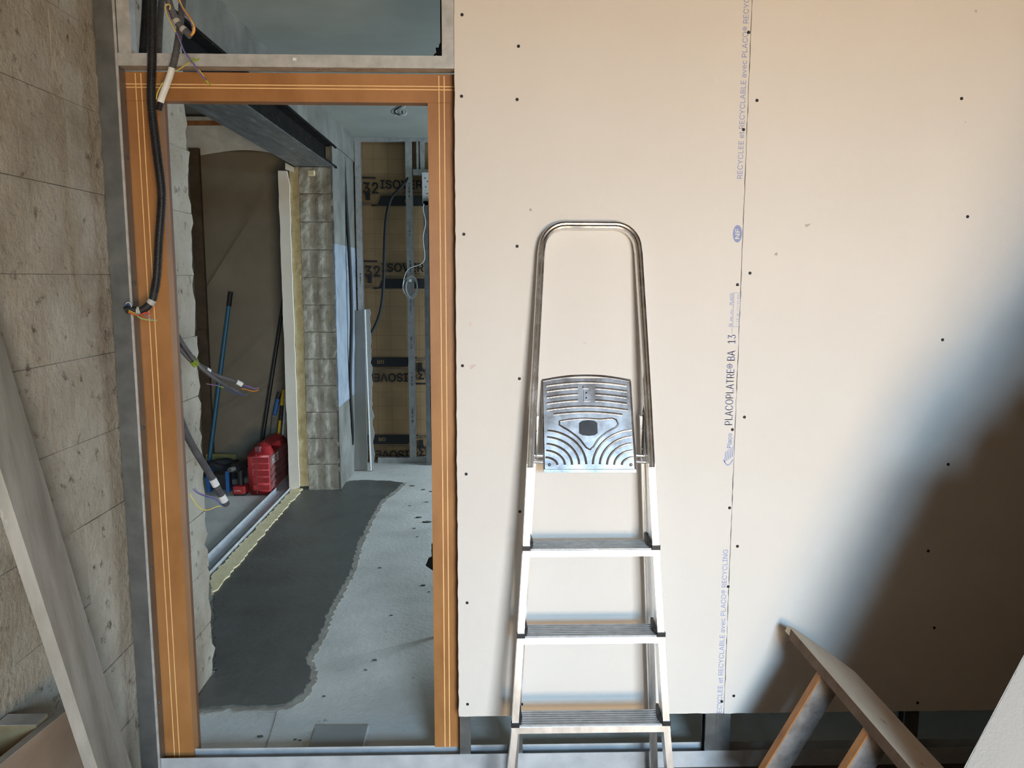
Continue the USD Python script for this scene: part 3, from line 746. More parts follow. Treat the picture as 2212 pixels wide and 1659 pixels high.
top = [(445 + (1148 - 445) * t, 155 - 42 * math.sin(math.pi * t)) for t in np.linspace(0, 1, 15)]
outline = top + [(1196, 880), (459, 880)]
po = 0.026
fr_ = np.array([PL(a, b, po) for a, b in outline])
n_ = len(fr_)
bk = fr_ + AN * 0.003
ff = [[0, i + 1, i] for i in range(1, n_ - 1)] + [[n_, n_ + i, n_ + i + 1] for i in range(1, n_ - 1)] + [t for i in range(n_) for t in ([i, (i + 1) % n_, n_ + i], [(i + 1) % n_, n_ + (i + 1) % n_, n_ + i])]
pm = trimesh.Trimesh(np.vstack([fr_, bk]), ff, process=False)
pm.fix_normals()
plat = part(lad, "platform", pm, "plate_aluminium", "folded ribbed platform with a black badge")
rim = [PL(a, b, po - 0.001) for a, b in top]
part(plat, "rim", cat_([tube(rim, 0.0036, 6), tube([PL(446, 158, po), PL(461, 868, po)], 0.003, 6), tube([PL(1147, 158, po), PL(1190, 868, po)], 0.003, 6), slab([PL(459, 862, po - 0.008), PL(1194, 862, po - 0.008), PL(1196, 888, po - 0.008), PL(458, 888, po - 0.008)], AN * 0.02)]), "plate_aluminium")


def rib(pts_, r=0.0034):
    return tube(spline(pts_, max(10, 2 * len(pts_))), r, 7)


def curve(x0, x1, y, bow):
    return [PL(x0 + (x1 - x0) * t, y - bow * math.sin(math.pi * (0.5 + ((x0 + (x1 - x0) * t) - 800) / 760)), po - 0.0008) for t in np.linspace(0, 1, 9)]


ribs = [curve(480, 1120, 205, 36)]
for yy in (250, 298, 347):
    ribs += [curve(482, 730, yy, 36), curve(870, 1122, yy, 36)]
ribs += [curve(485, 1130, 398, 36), curve(538, 1085, 440, 34)]
for rx, ry in ((328, 278), (272, 226), (215, 172), (158, 119), (98, 64)):
    ribs.append(arcpts((470, 832), rx, ry, -np.pi / 2 + 0.06, -0.03, 12, po - 0.0008))
for rx, ry in ((328, 282), (272, 230), (215, 175), (158, 120), (98, 66)):
    ribs.append(arcpts((1178, 832), rx, ry, np.pi + 0.03, 1.5 * np.pi - 0.06, 12, po - 0.0008))
part(plat, "rib", cat_([rib(r_) for r_ in ribs]), "plate_aluminium", "pressed ribs", smooth=50, kind="stuff")
fun = [(585, 478), (700, 462), (820, 458), (940, 462), (1042, 474), (1052, 500), (1000, 545), (930, 590), (880, 640), (845, 695), (822, 706), (798, 690), (752, 628), (690, 576), (620, 530), (578, 500), (585, 478)]
part(plat, "funnel_rib", rib([PL(a, b, po - 0.0006) for a, b in fun], 0.0028), "plate_aluminium", smooth=50)
for a in (505, 1153):
    v_ = trimesh.creation.icosphere(1, 0.005)
    part(plat, "stud_dot", trimesh.Trimesh(v_.vertices + PL(a, 826, po), v_.faces), "plate_aluminium")
bq = [(742, 492), (768, 476), (815, 470), (862, 476), (886, 492), (889, 574), (864, 591), (815, 596), (768, 590), (742, 574)]
bf = np.array([PL(a, b, po - 0.0035) for a, b in bq])
nb_ = len(bq)
bmesh = trimesh.Trimesh(np.vstack([bf, bf + AN * 0.004]), [[0, i + 1, i] for i in range(1, nb_ - 1)] + [[nb_, nb_ + i, nb_ + i + 1] for i in range(1, nb_ - 1)] + [t_ for i in range(nb_) for t_ in ([i, (i + 1) % nb_, nb_ + i], [(i + 1) % nb_, nb_ + (i + 1) % nb_, nb_ + i])], process=False)
bmesh.fix_normals()
part(plat, "badge", bmesh, "black_plastic", "blank dark badge")
part(plat, "bracket", cat_([slab([PL(775, 200, po - 0.004), PL(828, 200, po - 0.004), PL(830, 320, po - 0.004), PL(778, 320, po - 0.004)], AN * 0.005), slab([PL(775, 196, po - 0.010), PL(820, 196, po - 0.010), PL(820, 218, po - 0.010), PL(775, 218, po - 0.010)], AN * 0.011)]), "plate_aluminium")
for b in (253, 293):
    c = trimesh.creation.icosphere(1, 0.0026)
    c.apply_translation(PL(798, b, po - 0.0045))
    part(plat, "bracket_hole", c, "screw")
# pivot rods to both sides, hinge plates and rear legs
for a0, a1 in ((384, 452), (1194, 1280)):
    part(lad, "pivot_rod", tube([PL(a0, 752, 0.03), PL(a1, 752, 0.03)], 0.0058, 10), "aluminium", smooth=50)
    part(lad, "pivot_rod", tube([PL(a0, 803, 0.02), PL(a1, 803, 0.02)], 0.0048, 10), "aluminium", smooth=50)
xc = (xl(0.8) + xr(0.8)) / 2
bt, tp = P(1411, 1620, y=-0.052), P(1390, 905, y=-0.048)
dx_ = (bt[0] - tp[0]) / (bt[2] - tp[2])
for sgn in (1, -1):
    def rx_(z):
        return xc + sgn * (tp[0] + dx_ * (z - tp[2]) - xc)
    zt = 1.16
    part(lad, "rear_leg", cat_([bar((rx_(0.0), -0.056, 0.0), (rx_(zt), -0.052, zt), 0.022, 0.016, (1, 0, 0)), bar((rx_(0.0) - 0.004 * sgn, -0.066, 0.0), (rx_(zt) - 0.004 * sgn, -0.062, zt), 0.008, 0.006, (1, 0, 0))]), "aluminium")
    xin = (xr(1.13) - 0.021) if sgn > 0 else (xl(1.13) + 0.021)
    pts_ = [(0.0, 0.075), (0.018, 0.05), (0.021, 0.0), (0.018, -0.06), (0.0, -0.085), (-0.016, -0.05), (-0.018, 0.0), (-0.012, 0.05)]
    hp = extr(sg.Polygon([(ly(1.12) + 0.03 + a, 1.12 + b) for a, b in pts_]), xin - 0.003 * (sgn > 0), xin + 0.003 * (sgn < 0) + 1e-4, "yz")
    h_ = part(lad, "hinge_plate", hp, "stencil", "dark riveted hinge plate")
    for dz in (0.05, 0.0, -0.055):
        c = trimesh.creation.icosphere(1, 0.003)
        c.apply_translation([xin - 0.003 * sgn, ly(1.12) + 0.03, 1.12 + dz])
        part(h_, "rivet", c, "aluminium")

# ------------------------------------------------------------------ wooden ladder at the right
T0 = P(1703, 1351, y=-0.07)
E0 = P(1967, 1656, z=T0[2] - 0.035)
A_ = unit(E0 - T0)
ph = math.radians(27)
r_ = np.array([-math.sin(ph), 0, -math.cos(ph)])
r_ = unit(r_ - A_ * (r_ @ A_))
N_ = np.cross(A_, r_)
N_ = N_ if N_[0] > 0 else -N_
wld = thing("wooden_ladder", "old dusty wooden ladder with orange-edged rungs lying on its side", "ladder", (0.8, -0.5, 0))
LEN, RW, RTk = 0.70, 0.155, 0.020
LW = (T0[2] - 0.035 + N_[2] * RW - 0.012) / -r_[2]     # down to the floor


def wl_pt(s, n, d):
    return T0 + A_ * s + N_ * n + r_ * d


def rail(d0, d1, s0=0.0):
    # outline along the rail with the worn slanted tip
    ol = [(-0.012, 0.006), (-0.004, -0.001), (0.03, 0.0), (LEN, 0.0), (LEN, RW), (0.150, RW), (0.085, RW * 0.70), (0.0, 0.024), (-0.013, 0.016)]
    ol = [(max(s, s0), n) for s, n in ol]
    poly = trimesh.creation.extrude_polygon(sg.Polygon(ol).buffer(0), 1.0, engine="earcut")
    vv = poly.vertices
    m = trimesh.Trimesh(np.array([wl_pt(s, q_, d0 + (d1 - d0) * t) for s, q_, t in vv]), poly.faces, process=False)
    m.fix_normals()
    return m


rl_ = part(wld, "rail", rail(0.0, RTk), "dusty_wood", "dusty rail with a worn slanted end")
part(rl_, "rail_edge", slab([wl_pt(0.02, -0.0006, 0.0015), wl_pt(LEN, -0.0006, 0.0015), wl_pt(LEN, -0.0006, RTk + 0.006), wl_pt(0.035, -0.0006, RTk + 0.006)], N_ * 0.004), "rail_brown", "darker brown edge of the rail")
part(wld, "rail", rail(LW - RTk - 0.03, LW - 0.03, 0.32), "dusty_wood")


def s_of(a, b):
    """How far along the rail's lower edge the rung starts."""
    ss = np.linspace(0, 1.2, 600)
    pr = []
    for s in ss:
        v = wl_pt(s, 0.006, RTk) - CAM
        pr.append((CX + F * (v @ RT) / (v @ FW) - a) ** 2 + (CY - F * (v @ UP) / (v @ FW) - b) ** 2)
    return ss[int(np.argmin(pr))]


s1 = s_of(1768, 1455)
s2 = s_of(1868, 1578)
for s in (s1, s2, 2 * s2 - s1 + 0.02, 3 * s2 - 2 * s1 + 0.03):
    if s > LEN - 0.03:
        continue
    p0, p1 = wl_pt(s, 0.006 + 0.034, RTk - 0.004), wl_pt(s, 0.006 + 0.034, LW - RTk - 0.026)
    rg = part(wld, "rung", bar(p0 + A_ * 0.0, p1 + A_ * 0.0, 0.066, 0.024, N_), "rung_dust", "dusty rung with a bare orange edge")
    e0, e1 = wl_pt(s, 0.0065, RTk - 0.004), wl_pt(s, 0.0065, LW - RTk - 0.026)
    part(rg, "rung_edge", bar(e0, e1, 0.004, 0.0245, N_), "orange_wood", "bare orange front edge of the rung")

# ------------------------------------------------------------------ plasterboard leaning on its long edge at the right
A0, B0 = P(2212, 1420, y=-0.87), P(2085, 1659, y=-0.87)
e_ = unit(A0 - B0)
bot = B0 - e_ * (B0[2] / e_[2])
topc = bot + e_ * 1.3
ol = jag(np.array([(0.0, 0.0), (1.3, 0.0), (1.3, 1.5), (0.0, 1.5)]), 0.012, 0.0006, 9)
m = trimesh.creation.extrude_polygon(ol, 0.0125, engine="earcut")
TW = math.radians(15)                     # the front sheet is turned a little towards the window
dv = np.array([math.sin(TW), -math.cos(TW), 0])
nn = unit(np.cross(e_, dv))
nn = nn if nn[0] > 0 else -nn
v = m.vertices
m.vertices = bot + np.outer(v[:, 0], e_) + np.outer(v[:, 1], dv) + np.outer(v[:, 2], nn)
m.vertices[:, 2] = np.maximum(m.vertices[:, 2], 0.0)
m.fix_normals()
ps = thing("plasterboard_stack", "stack of large loose plasterboard sheets leaning in the lower right foreground", "plasterboard", bot)
part(ps, "board", m, "board_paper")
part(ps, "cut_edge", bar(bot + nn * 0.00625 + e_ * 0.002 - dv * 0.0012, topc + nn * 0.00625 - e_ * 0.002 - dv * 0.0012, 0.0035, 0.0118, dv), "board_core", "white cut edge")
for i in range(16):     # the sheets behind it, each a little steeper, up to the wall
    f_ = (i + 1) / 16
    lo = np.array([bot[0] + 0.02 + (1.775 - bot[0]) * f_, bot[1] - 0.02 - 0.03 * (i % 3), 0.0])
    tl = math.radians(23 - 22.0 * f_)
    d_ = np.array([math.sin(tl), 0, math.cos(tl)])
    hgt = 1.32 + 0.50 * min(1.0, 2.6 * f_)
    ln = min(2.4, (lo[0] - bot[0] - 0.025) / math.tan(TW))
    part(ps, "board_pack", slab([lo, lo + d_ * hgt, lo + d_ * hgt - (0, ln, 0), lo - (0, ln, 0)], (0.060, 0, 0)), "brown_board")

# ------------------------------------------------------------------ timber on the left
pt, pb = P(0, 715, x=-1.03), P(285, 1659, x=-0.93)
pd = unit(pb - pt)
qt, qb = P(18, 985, x=-1.0), P(205, 1659, x=-0.905)
wv = qb - pb
wv = wv - pd * (wv @ pd)
top_ = pt - pd * 0.5
bot_ = pb + pd * (pb[2] / -pd[2] * 1.0)
nrm = unit(np.cross(pd, wv))
nrm = nrm if nrm[0] > 0 else -nrm
pl = thing("plank", "long dusty grey plank leaning against the old concrete wall", "plank", bot_)
cr = np.array([top_, top_ + wv, bot_ + wv, bot_])
cr[2:, 2] = np.maximum(cr[2:, 2], 0.0)
pm = slab(cr, -nrm * 0.027)
pm.vertices[:, 2] = np.maximum(pm.vertices[:, 2], 0.0)
part(pl, "board", pm, "plank_wood")
bb0, bb1 = P(185, 1502, x=-0.978), P(-60, 1702, x=-0.978)
bd_ = unit(bb1 - bb0)
dn = np.array([0.0, 0, -0.42])
brd = thing("brown_board", "brown board set on edge in the lower left corner, its top edge pale", "board", (-1.0, bb0[1], 0))
part(brd, "board", slab([bb0, bb1 + bd_ * 0.3, bb1 + bd_ * 0.3 + dn, bb0 + dn], (-0.022, 0, -0.004)), "brown_board")
part(brd, "top_edge", slab([bb0 + (0.0005, 0, 0.0006), bb1 + bd_ * 0.3 + (0.0005, 0, 0.0006), bb1 + bd_ * 0.3 + (-0.0225, 0, -0.003), bb0 + (-0.0225, 0, -0.003)], (0, 0, 0.0012)), "plank_wood", "pale sawn top edge")
tz = P(22, 1537, x=-1.093)[2]
tr, tf = P(108, 1541, z=tz), P(85, 1565, z=tz)
blk = thing("timber_block", "stout timber offcut with a pale top standing against the old wall behind the brown board", "timber", (-1.05, (tr[1] + tf[1]) / 2, 0))
xr_ = min((tr[0] + tf[0]) / 2, -1.004)
part(blk, "block", box(-1.093, xr_, tf[1], tr[1], 0.0, tz - 0.002), "block_wood")
part(blk, "top_face", box(-1.093, xr_, tf[1], tr[1], tz - 0.002, tz), "plank_wood", "pale dusty top")

# ------------------------------------------------------------------ conduits with their wires
def conduit(name, label, base_, group=None):
    return thing(name, label, "cable conduit", base_, group)


# big black one hanging down in front of the left jamb
c1 = px([(330, -25), (329, 72), (328, 145), (327, 217), (334, 289), (343, 362), (349, 416), (347, 470), (342, 542), (338, 603), (333, 632)], [-0.05, -0.05, -0.045, -0.045])
c1b = px([(333, 632), (328, 650), (316, 664), (301, 671), (287, 669), (271, 670)], [-0.045, -0.05, -0.055, -0.06])
t = conduit("conduit", "thick black corrugated conduit hanging down over the left door jamb", c1[0])
part(t, "hose", corrugated(c1, 0.0112), "black_plastic", smooth=60)
part(t, "hose_end", tube(spline(c1b, 40), 0.0108, 14), "black_rubber", "smooth taped black end", smooth=60)
part(t, "tape_band", ring(c1b, 0.20, 0.33, 0.0118), "tape_grey", "grey tape band", smooth=50)
part(t, "tape_band", ring(c1b, 0.62, 0.72, 0.0116), "tape_grey", "grey tape band", smooth=50)
e = c1b[-1]


def wires(t, specs):
    for m, pts_, y in specs:
        part(t, "wire", wire(px(pts_, y), 0.0016 if m != "wire_red" else 0.0019), m, m[5:] + " wire", smooth=True)


wires(t, [("wire_red", [(272, 672), (283, 677), (296, 681), (306, 679), (314, 675), (320, 676), (323, 680)], [-0.062, -0.075, -0.07]), ("wire_orange", [(271, 671), (280, 674), (290, 679), (299, 681)], [-0.062, -0.076]), ("wire_yellow", [(273, 669), (282, 672), (292, 677)], [-0.062, -0.078]),
          ("wire_mint", [(297, 683), (306, 688), (320, 691), (339, 692)], [-0.07, -0.066]), ("wire_violet", [(311, 680), (318, 682), (324, 686), (329, 690)], [-0.066, -0.062]), ("wire_blue", [(273, 666), (271, 660), (275, 657), (280, 662)], [-0.06, -0.07]), ("wire_white", [(271, 668), (272, 657), (277, 653), (282, 657), (284, 664)], [-0.06, -0.064])])
# dark pair running up behind the stud
t = conduit("conduit", "black conduit running up behind the steel studs at the top left", P(312, 0, y=0.2))
part(t, "hose", corrugated(px([(317, -30), (315, 30), (311, 90), (308, 130)], [0.16, 0.15]), 0.0115), "black_plastic", smooth=60)
part(t, "hose", corrugated(px([(352, -30), (346, 40), (343, 110), (342, 150)], [0.22, 0.20]), 0.009), "grey_conduit", smooth=60)
# looped grey conduit with orange wires
c2 = px([(362, -30), (364, 0), (369, 17), (377, 38), (387, 54), (398, 65), (412, 78)], [-0.06, -0.075, -0.08])
t = conduit("conduit", "dark conduit above the door frame with orange and yellow wires looping out", c2[0])
part(t, "hose", corrugated(c2, 0.0088), "grey_conduit", smooth=60)
part(t, "hose_end", tube(spline(c2[-3:], 12)[5:] + (0, -0.0005, 0), 0.0093, 14), "grey_conduit", smooth=60)
part(t, "tape_band", ring(c2, 0.62, 0.70, 0.0102), "tape_grey", "grey tape band", smooth=50)
part(t, "tape_band", ring(c2, 0.80, 0.87, 0.0102), "tape_grey", "grey tape band", smooth=50)
wires(t, [("wire_orange", [(413, 77), (419, 72), (421, 60), (416, 48), (404, 28), (392, 12), (378, -20)], [-0.084, -0.092, -0.072]), ("wire_orange", [(411, 76), (416, 70), (418, 62), (420, 55)], [-0.086, -0.095]), ("wire_yellow", [(414, 76), (418, 70), (419, 60), (413, 44), (400, 24), (385, -10)], [-0.085, -0.096, -0.075]),
          ("wire_violet", [(412, 75), (416, 62), (411, 46), (398, 26), (388, 6), (384, -10)], [-0.085, -0.09, -0.07])])
# purple and yellow pair with a green tie
t = thing("cable", "thin violet and yellow wire pair tied with green in front of the door head", "cable", P(370, 20, y=-0.07))
pr = [(368, 22), (364, 10), (360, 12), (360, 24), (366, 40), (373, 53), (381, 70), (390, 92), (396, 108), (403, 120), (412, 131), (421, 144), (433, 161), (444, 172)]
wires(t, [("wire_violet", pr, [-0.10, -0.105, -0.09]), ("wire_yellow", [(a - 2, b - 1) for a, b in pr[:7]], [-0.102, -0.107]), ("wire_blue", [(a + 1.5, b) for a, b in pr[6:]], [-0.078, -0.082]), ("wire_yellow", [(428, 150), (436, 159), (443, 170), (450, 180)], [-0.078, -0.078]),
          ("wire_green", [(411, 132), (418, 127), (424, 129), (431, 126)], [-0.084, -0.084]), ("wire_green", [(412, 135), (420, 132), (428, 127)], [-0.086, -0.086]), ("wire_green", [(444, 171), (449, 177), (454, 184)], [-0.08, -0.079])])
# conduit ending in a white sleeve
c3 = px([(396, -30), (393, 14), (387, 72), (381, 108), (375, 137), (370, 152)], [-0.032, -0.032, -0.036])
c3b = px([(371, 148), (366, 166), (357, 190), (346, 222)], [-0.036, -0.042])
t = conduit("conduit", "corrugated conduit ending in a white sleeve in front of the door head", c3[0])
part(t, "hose", corrugated(c3, 0.0088), "grey_conduit", smooth=60)
part(t, "hose", corrugated(px([(367, 160), (358, 186), (343, 238)], [-0.032, -0.038]), 0.0080), "black_plastic", smooth=60)
part(t, "white_sleeve", tube(spline(c3b, 24) + np.array([0.002, -0.004, 0]), 0.0094, 14), "sleeve", "white sleeve over the conduit end", smooth=50)
wires(t, [("wire_yellow", [(379, 153), (390, 148), (401, 140), (411, 134)], [-0.05, -0.08]), ("wire_yellow", [(352, 178), (344, 192), (339, 205), (338, 215)], [-0.04, -0.04])])
# two conduits poking out behind the left jamb, tied together
t = conduit("conduit", "pair of grey conduits tied with green wire, reaching out past the left jamb", P(372, 700, y=0.12))
a1 = px([(362, 672), (370, 697), (389, 733), (419, 777), (436, 795), (457, 812), (486, 831), (532, 854)], [0.11, 0.16, 0.24, 0.30])
b1 = px([(360, 714), (373, 734), (396, 761), (417, 782), (436, 791), (462, 808), (490, 818), (524, 832)], [0.11, 0.18, 0.26, 0.33])
b0_ = px([(362, 694), (371, 712), (393, 745), (420, 781)], [0.13, 0.185])
part(t, "hose", corrugated(a1, 0.0066, 0.0036), "grey_conduit", smooth=60)
part(t, "hose", corrugated(b1, 0.0066, 0.0036), "grey_conduit", smooth=60)
part(t, "hose", corrugated(b0_, 0.0060, 0.0036), "black_plastic", smooth=60)
ctr = (np.array(a1[3]) + np.array(b1[3]) + np.array(b0_[-1])) / 3
tdir = unit(P(428, 790, y=0.24) - P(410, 769, y=0.22))
part(t, "green_tie", cat_([tube(np.array([ctr + tdir * o + 0.0100 * np.cos(q) * unit(np.cross(tdir, (0, 1, 0))) + 0.020 * np.sin(q) * unit(np.array([0, 1, 0]) - tdir * tdir[1]) + tdir * q * 0.0006 for q in np.linspace(0, 2 * np.pi, 22)]), 0.0014, 6) for o in (-0.0078, -0.0038, 0.0002, 0.0042, 0.0082)]), "wire_green", "green wire wound round both conduits", smooth=True)
part(t, "tape_band", ring(b1, 0.60, 0.65, 0.0080), "tape", "white tape band", smooth=50)
part(t, "tape_band", ring(b1, 0.93, 0.995, 0.0082), "tape", "white tape band", smooth=50)
wires(t, [("wire_violet", [(526, 832), (540, 836), (550, 839), (559, 838)], [0.33, 0.33]), ("wire_blue", [(526, 834), (540, 838), (552, 840)], [0.332, 0.332]), ("wire_orange", [(522, 840), (534, 842), (546, 845), (558, 842)], [0.32, 0.32]), ("wire_violet", [(446, 829), (458, 831), (470, 833), (484, 837)], [0.29, 0.29]), ("wire_green", [(473, 834), (478, 836), (484, 838)], [0.286, 0.286]), ("wire_blue", [(484, 837), (500, 846), (514, 851), (528, 855)], [0.285, 0.285])])
# lower conduit with two white bands
c5 = px([(366, 828), (379, 869), (395, 920), (424, 977), (453, 1024), (475, 1064), (490, 1091)], [0.11, 0.20, 0.26, 0.30])
t = conduit("conduit", "lower grey conduit with two white tape bands reaching out past the left jamb", P(379, 869, y=0.14))
part(t, "hose", corrugated(c5, 0.0108), "grey_conduit", smooth=60)
part(t, "tape_band", ring(c5, 0.775, 0.835, 0.0124), "tape", "white tape band", smooth=50)
part(t, "tape_band", ring(c5, 0.91, 0.965, 0.0124), "tape", "white tape band", smooth=50)
wires(t, [("wire_blue", [(489, 1093), (478, 1090), (468, 1080), (452, 1074), (435, 1069), (417, 1056)], [0.30, 0.28, 0.27]), ("wire_violet", [(487, 1094), (475, 1086), (467, 1077), (450, 1071), (434, 1066), (421, 1053)], [0.30, 0.276, 0.266]), ("wire_yellow", [(478, 1094), (466, 1095), (452, 1101), (438, 1101), (424, 1089), (415, 1076), (410, 1066)], [0.30, 0.27, 0.26])])

# ------------------------------------------------------------------ hall: floor patch, strips
patch = [(413, 1531), (437, 1488), (463, 1440), (463, 1330), (459, 1290), (505, 1225), (560, 1163), (610, 1108), (654, 1060), (695, 1047), (735, 1042), (790, 1039), (840, 1041), (870, 1045), (858, 1058), (822, 1085), (800, 1125), (772, 1180), (757, 1238), (746, 1258), (706, 1330), (690, 1380), (664, 1420), (660, 1432), (672, 1452), (668, 1474), (655, 1500), (618, 1525), (575, 1529), (500, 1527), (440, 1533)]
pf = np.array([P(a, b, z=0)[:2] for a, b in patch])
pf[2:5, 0] = np.minimum(pf[2:5, 0], XL - 0.012)
fs = jag(np.array([P(a, b, z=0)[:2] for a, b in ((459, 1290), (654, 1060), (640, 1052), (455, 1252))]), 0.03, 0.005, 6)
wall_area = sg.box(-1.60, JY - 0.03, XL + 0.004, 5).union(sg.box(-1.6, -1, XL + 0.006, 0.69)).union(fs.buffer(0.003))
core = jag(pf, 0.016, 0.0045, 4).difference(wall_area)
damp = jag(np.array(sg.Polygon(pf).buffer(0.026).exterior.coords)[:-1], 0.02, 0.005, 5)
slab_b = sg.box(XL - 0.02, 0.062, 2.55, YF - 0.01).union(sg.box(-1.36, 0.68, XL - 0.02, JY - 0.01))
cp = thing("cement_patch", "fresh dark wet cement patch along the left of the hall floor", "cement patch", (-0.9, 1.9, 0))
part(cp, "screed", extr(core, 0.0, 0.009, "xy"), "wet_cement")
part(cp, "damp_rim", extr(damp.intersection(slab_b).difference(wall_area), 0.0, 0.0025, "xy"), "damp_edge", "damp brownish rim on the old concrete")
# foam strip and steel rail along the opening
solo("foam_strip", extr(fs, 0.0, 0.016, "xy"), "foam", "yellow insulation strip beside the wet cement along the opening", "insulation strip")
x0, x1 = -1.578, -1.475
rl = thing("floor_rail", "grey steel rail on the floor along the opening, left of the yellow strip", "rail", (-1.52, 2.4, 0))
part(rl, "base_plate", box(x0, x1 + 0.035, 0.66, JY - 0.03, 0.0, 0.004), "grey_render")
part(rl, "track", cat_([box(x0, x1, 0.66, JY - 0.03, 0.004, 0.0062), box(x0, x0 + 0.002, 0.66, JY - 0.03, 0.0062, 0.032), box(x1 - 0.002, x1, 0.66, JY - 0.03, 0.0062, 0.032), box(x0 + 0.046, x0 + 0.056, 0.66, JY - 0.03, 0.0062, 0.011)]), "galvanised_bright")
part(rl, "screw", rbox(-1.532, -1.524, 1.76, 1.768, 0.006, 0.011, 0.002), "stencil")
# board offcut lying on the floor behind the threshold
q4 = np.array([P(a, b, z=0.011) for a, b in ((683, 1567), (797, 1567), (781, 1632), (660, 1632))])
oc = thing("board_offcut", "small grey board offcut lying flat on the hall floor behind the threshold", "board offcut", (*q4.mean(0)[:2], 0))
part(oc, "board", slab(q4, (0, 0, -0.0108)), "grey_board")
part(oc, "cut_edge", slab([q4[1] + (-0.004, 0, 0.0002), q4[1] + (0.0005, 0, 0.0002), q4[2] + (0.0005, 0, 0.0002), q4[2] + (-0.004, 0, 0.0002)], (0, 0, -0.010)), "board_core", "pale cut edge")
# floor joint and chips
fl = []
g = np.random.default_rng(17)
for a, b, s in ((905, 1118, 0.022), (925, 1128, 0.03), (895, 1142, 0.012), (890, 1050, 0.022), (870, 1047, 0.016), (915, 1058, 0.02), (932, 1062, 0.018), (922, 1085, 0.014), (885, 1093, 0.01), (926, 1279, 0.008), (915, 1265, 0.016), (902, 1160, 0.008), (820, 1227, 0.01), (845, 1330, 0.008), (700, 1505, 0.008), (810, 1427, 0.012), (790, 1448, 0.008), (560, 1592, 0.012), (638, 1598, 0.006), (648, 1600, 0.006), (415, 1575, 0.008)):
    q = P(a, b, z=0)
    sh = jag(np.array([(q[0] + s * (0.9 + 0.5 * g.random()) * np.cos(t), q[1] + s * 0.7 * (0.6 + 0.7 * g.random()) * np.sin(t)) for t in np.linspace(0, 2 * np.pi, 9)[:-1]]), s, s * 0.12, int(a))
    fl.append(extr(shapely.affinity.scale(sh, 0.75, 0.62), 0.0, 0.002 + 0.12 * s, "xy"))
solo("debris", cat_(fl), "debris", "dark crumbs of mortar scattered over the hall floor", "debris", kind="stuff")
cr_ = spline([P(a, b, z=0.0004) for a, b in ((598, 1535), (592, 1562), (583, 1590), (572, 1625))], 30)
solo("floor_joint", tube(cr_, 0.0022, 6), "damp_edge", "thin joint line in the concrete floor behind the threshold", "floor joint")

# loose plasterboard strips leaning at the far wall
yb_, yt_ = 4.02, 4.22
s_ = [P(762, 1023, y=yb_), P(794, 1022, y=yb_), P(787, 671, y=yt_), P(761, 671, y=yt_)]
for q in s_[:2]:
    q[2] = 0.004
solo("plasterboard_strip", slab(s_, (0, 0.0125, 0)), "grey_board", "wider grey plasterboard strip leaning at the far wall of the hall", "plasterboard strip", "strips leaning at the far wall")
yb_, yt_ = 4.0, 4.195
t = thing("plasterboard_strip", "narrow ragged plasterboard strip with a pale edge, right of the wider one", "plasterboard strip", P(800, 1018, y=yb_), "strips leaning at the far wall")
s_ = [P(801, 1018, y=yb_), P(807, 1016, y=yb_), P(799, 668, y=yt_), P(789, 668, y=yt_)]
for q in s_[:2]:
    q[2] = 0.004
bw = np.linspace(0, 1, 40)
g = np.random.default_rng(5)
rr = np.array([s_[1] + (s_[2] - s_[1]) * u + np.array([g.normal(0.004, 0.006), 0, 0]) for u in bw])
ll = np.array([s_[0] + (s_[3] - s_[0]) * u for u in bw])
v = np.vstack([ll, rr, ll + (0, 0.0125, 0), rr + (0, 0.0125, 0)])
n = len(bw)
f = [[i, n + i, n + i + 1] for i in range(n - 1)] + [[i, n + i + 1, i + 1] for i in range(n - 1)] + [[2 * n + i, 3 * n + i + 1, 3 * n + i] for i in range(n - 1)] + [[2 * n + i, 2 * n + i + 1, 3 * n + i + 1] for i in range(n - 1)] + [[n + i, 3 * n + i, 3 * n + i + 1] for i in range(n - 1)] + [[n + i, 3 * n + i + 1, n + i + 1] for i in range(n - 1)] + [[2 * n + i, i, i + 1] for i in range(n - 1)] + [[2 * n + i, i + 1, 2 * n + i + 1] for i in range(n - 1)]
sm = trimesh.Trimesh(v, f, process=False)
sm.fix_normals()
part(t, "board", sm, "grey_board")
part(t, "cut_edge", tube(spline([P(801, 1017, y=3.997) * (1, 1, 0) + (0, 0, 0.008), P(794, 840, y=4.09), P(788, 669, y=4.19)], 20), 0.008, 6), "board_core", "pale broken edge")

# hoses and cable in the hall
solo("black_hose", tube(spline([P(741, 268, y=3.98), P(742, 330, y=3.95), P(748, 450, y=3.9), P(758, 620, y=3.86), P(759, 720, y=3.86), P(757, 850, y=3.87), P(760, 900, y=3.9), P(761, 960, y=3.95)], 80), 0.0135, 12), "black_rubber", "black hose hanging down the corner of the hall from the ceiling", "hose", smooth=60)
h2 = [P(a, b, y=c) for a, b, c in ((893, 372, 4.325), (880, 386, 4.30), (866, 405, 4.28), (848, 424, 4.27), (839, 446, 4.26), (832, 500, 4.25), (830, 560, 4.25), (828, 620, 4.25), (822, 670, 4.25), (810, 705, 4.24), (799, 724, 4.22))]
solo("black_hose", tube(spline(h2, 90), 0.0125, 12), "black_rubber", "black hose curving across the printed kraft insulation on the far wall", "hose", smooth=60)
t = thing("white_cable", "coil of thin white cable hung on the far wall stud", "cable", P(885, 620, y=4.26))
for k_, (rx_2, rz_, ox) in enumerate(((0.055, 0.088, 0.0), (0.05, 0.08, 0.008), (0.058, 0.076, -0.006), (0.046, 0.09, 0.012))):
    c = P(887, 620, y=4.265 - 0.006 * k_)
    part(t, "loop", tube([c + (ox + rx_2 * np.cos(q), 0.004 * np.sin(3 * q), rz_ * np.sin(q)) for q in np.linspace(0, 2 * np.pi, 40)], 0.0034, 7), "wire_white", smooth=True)
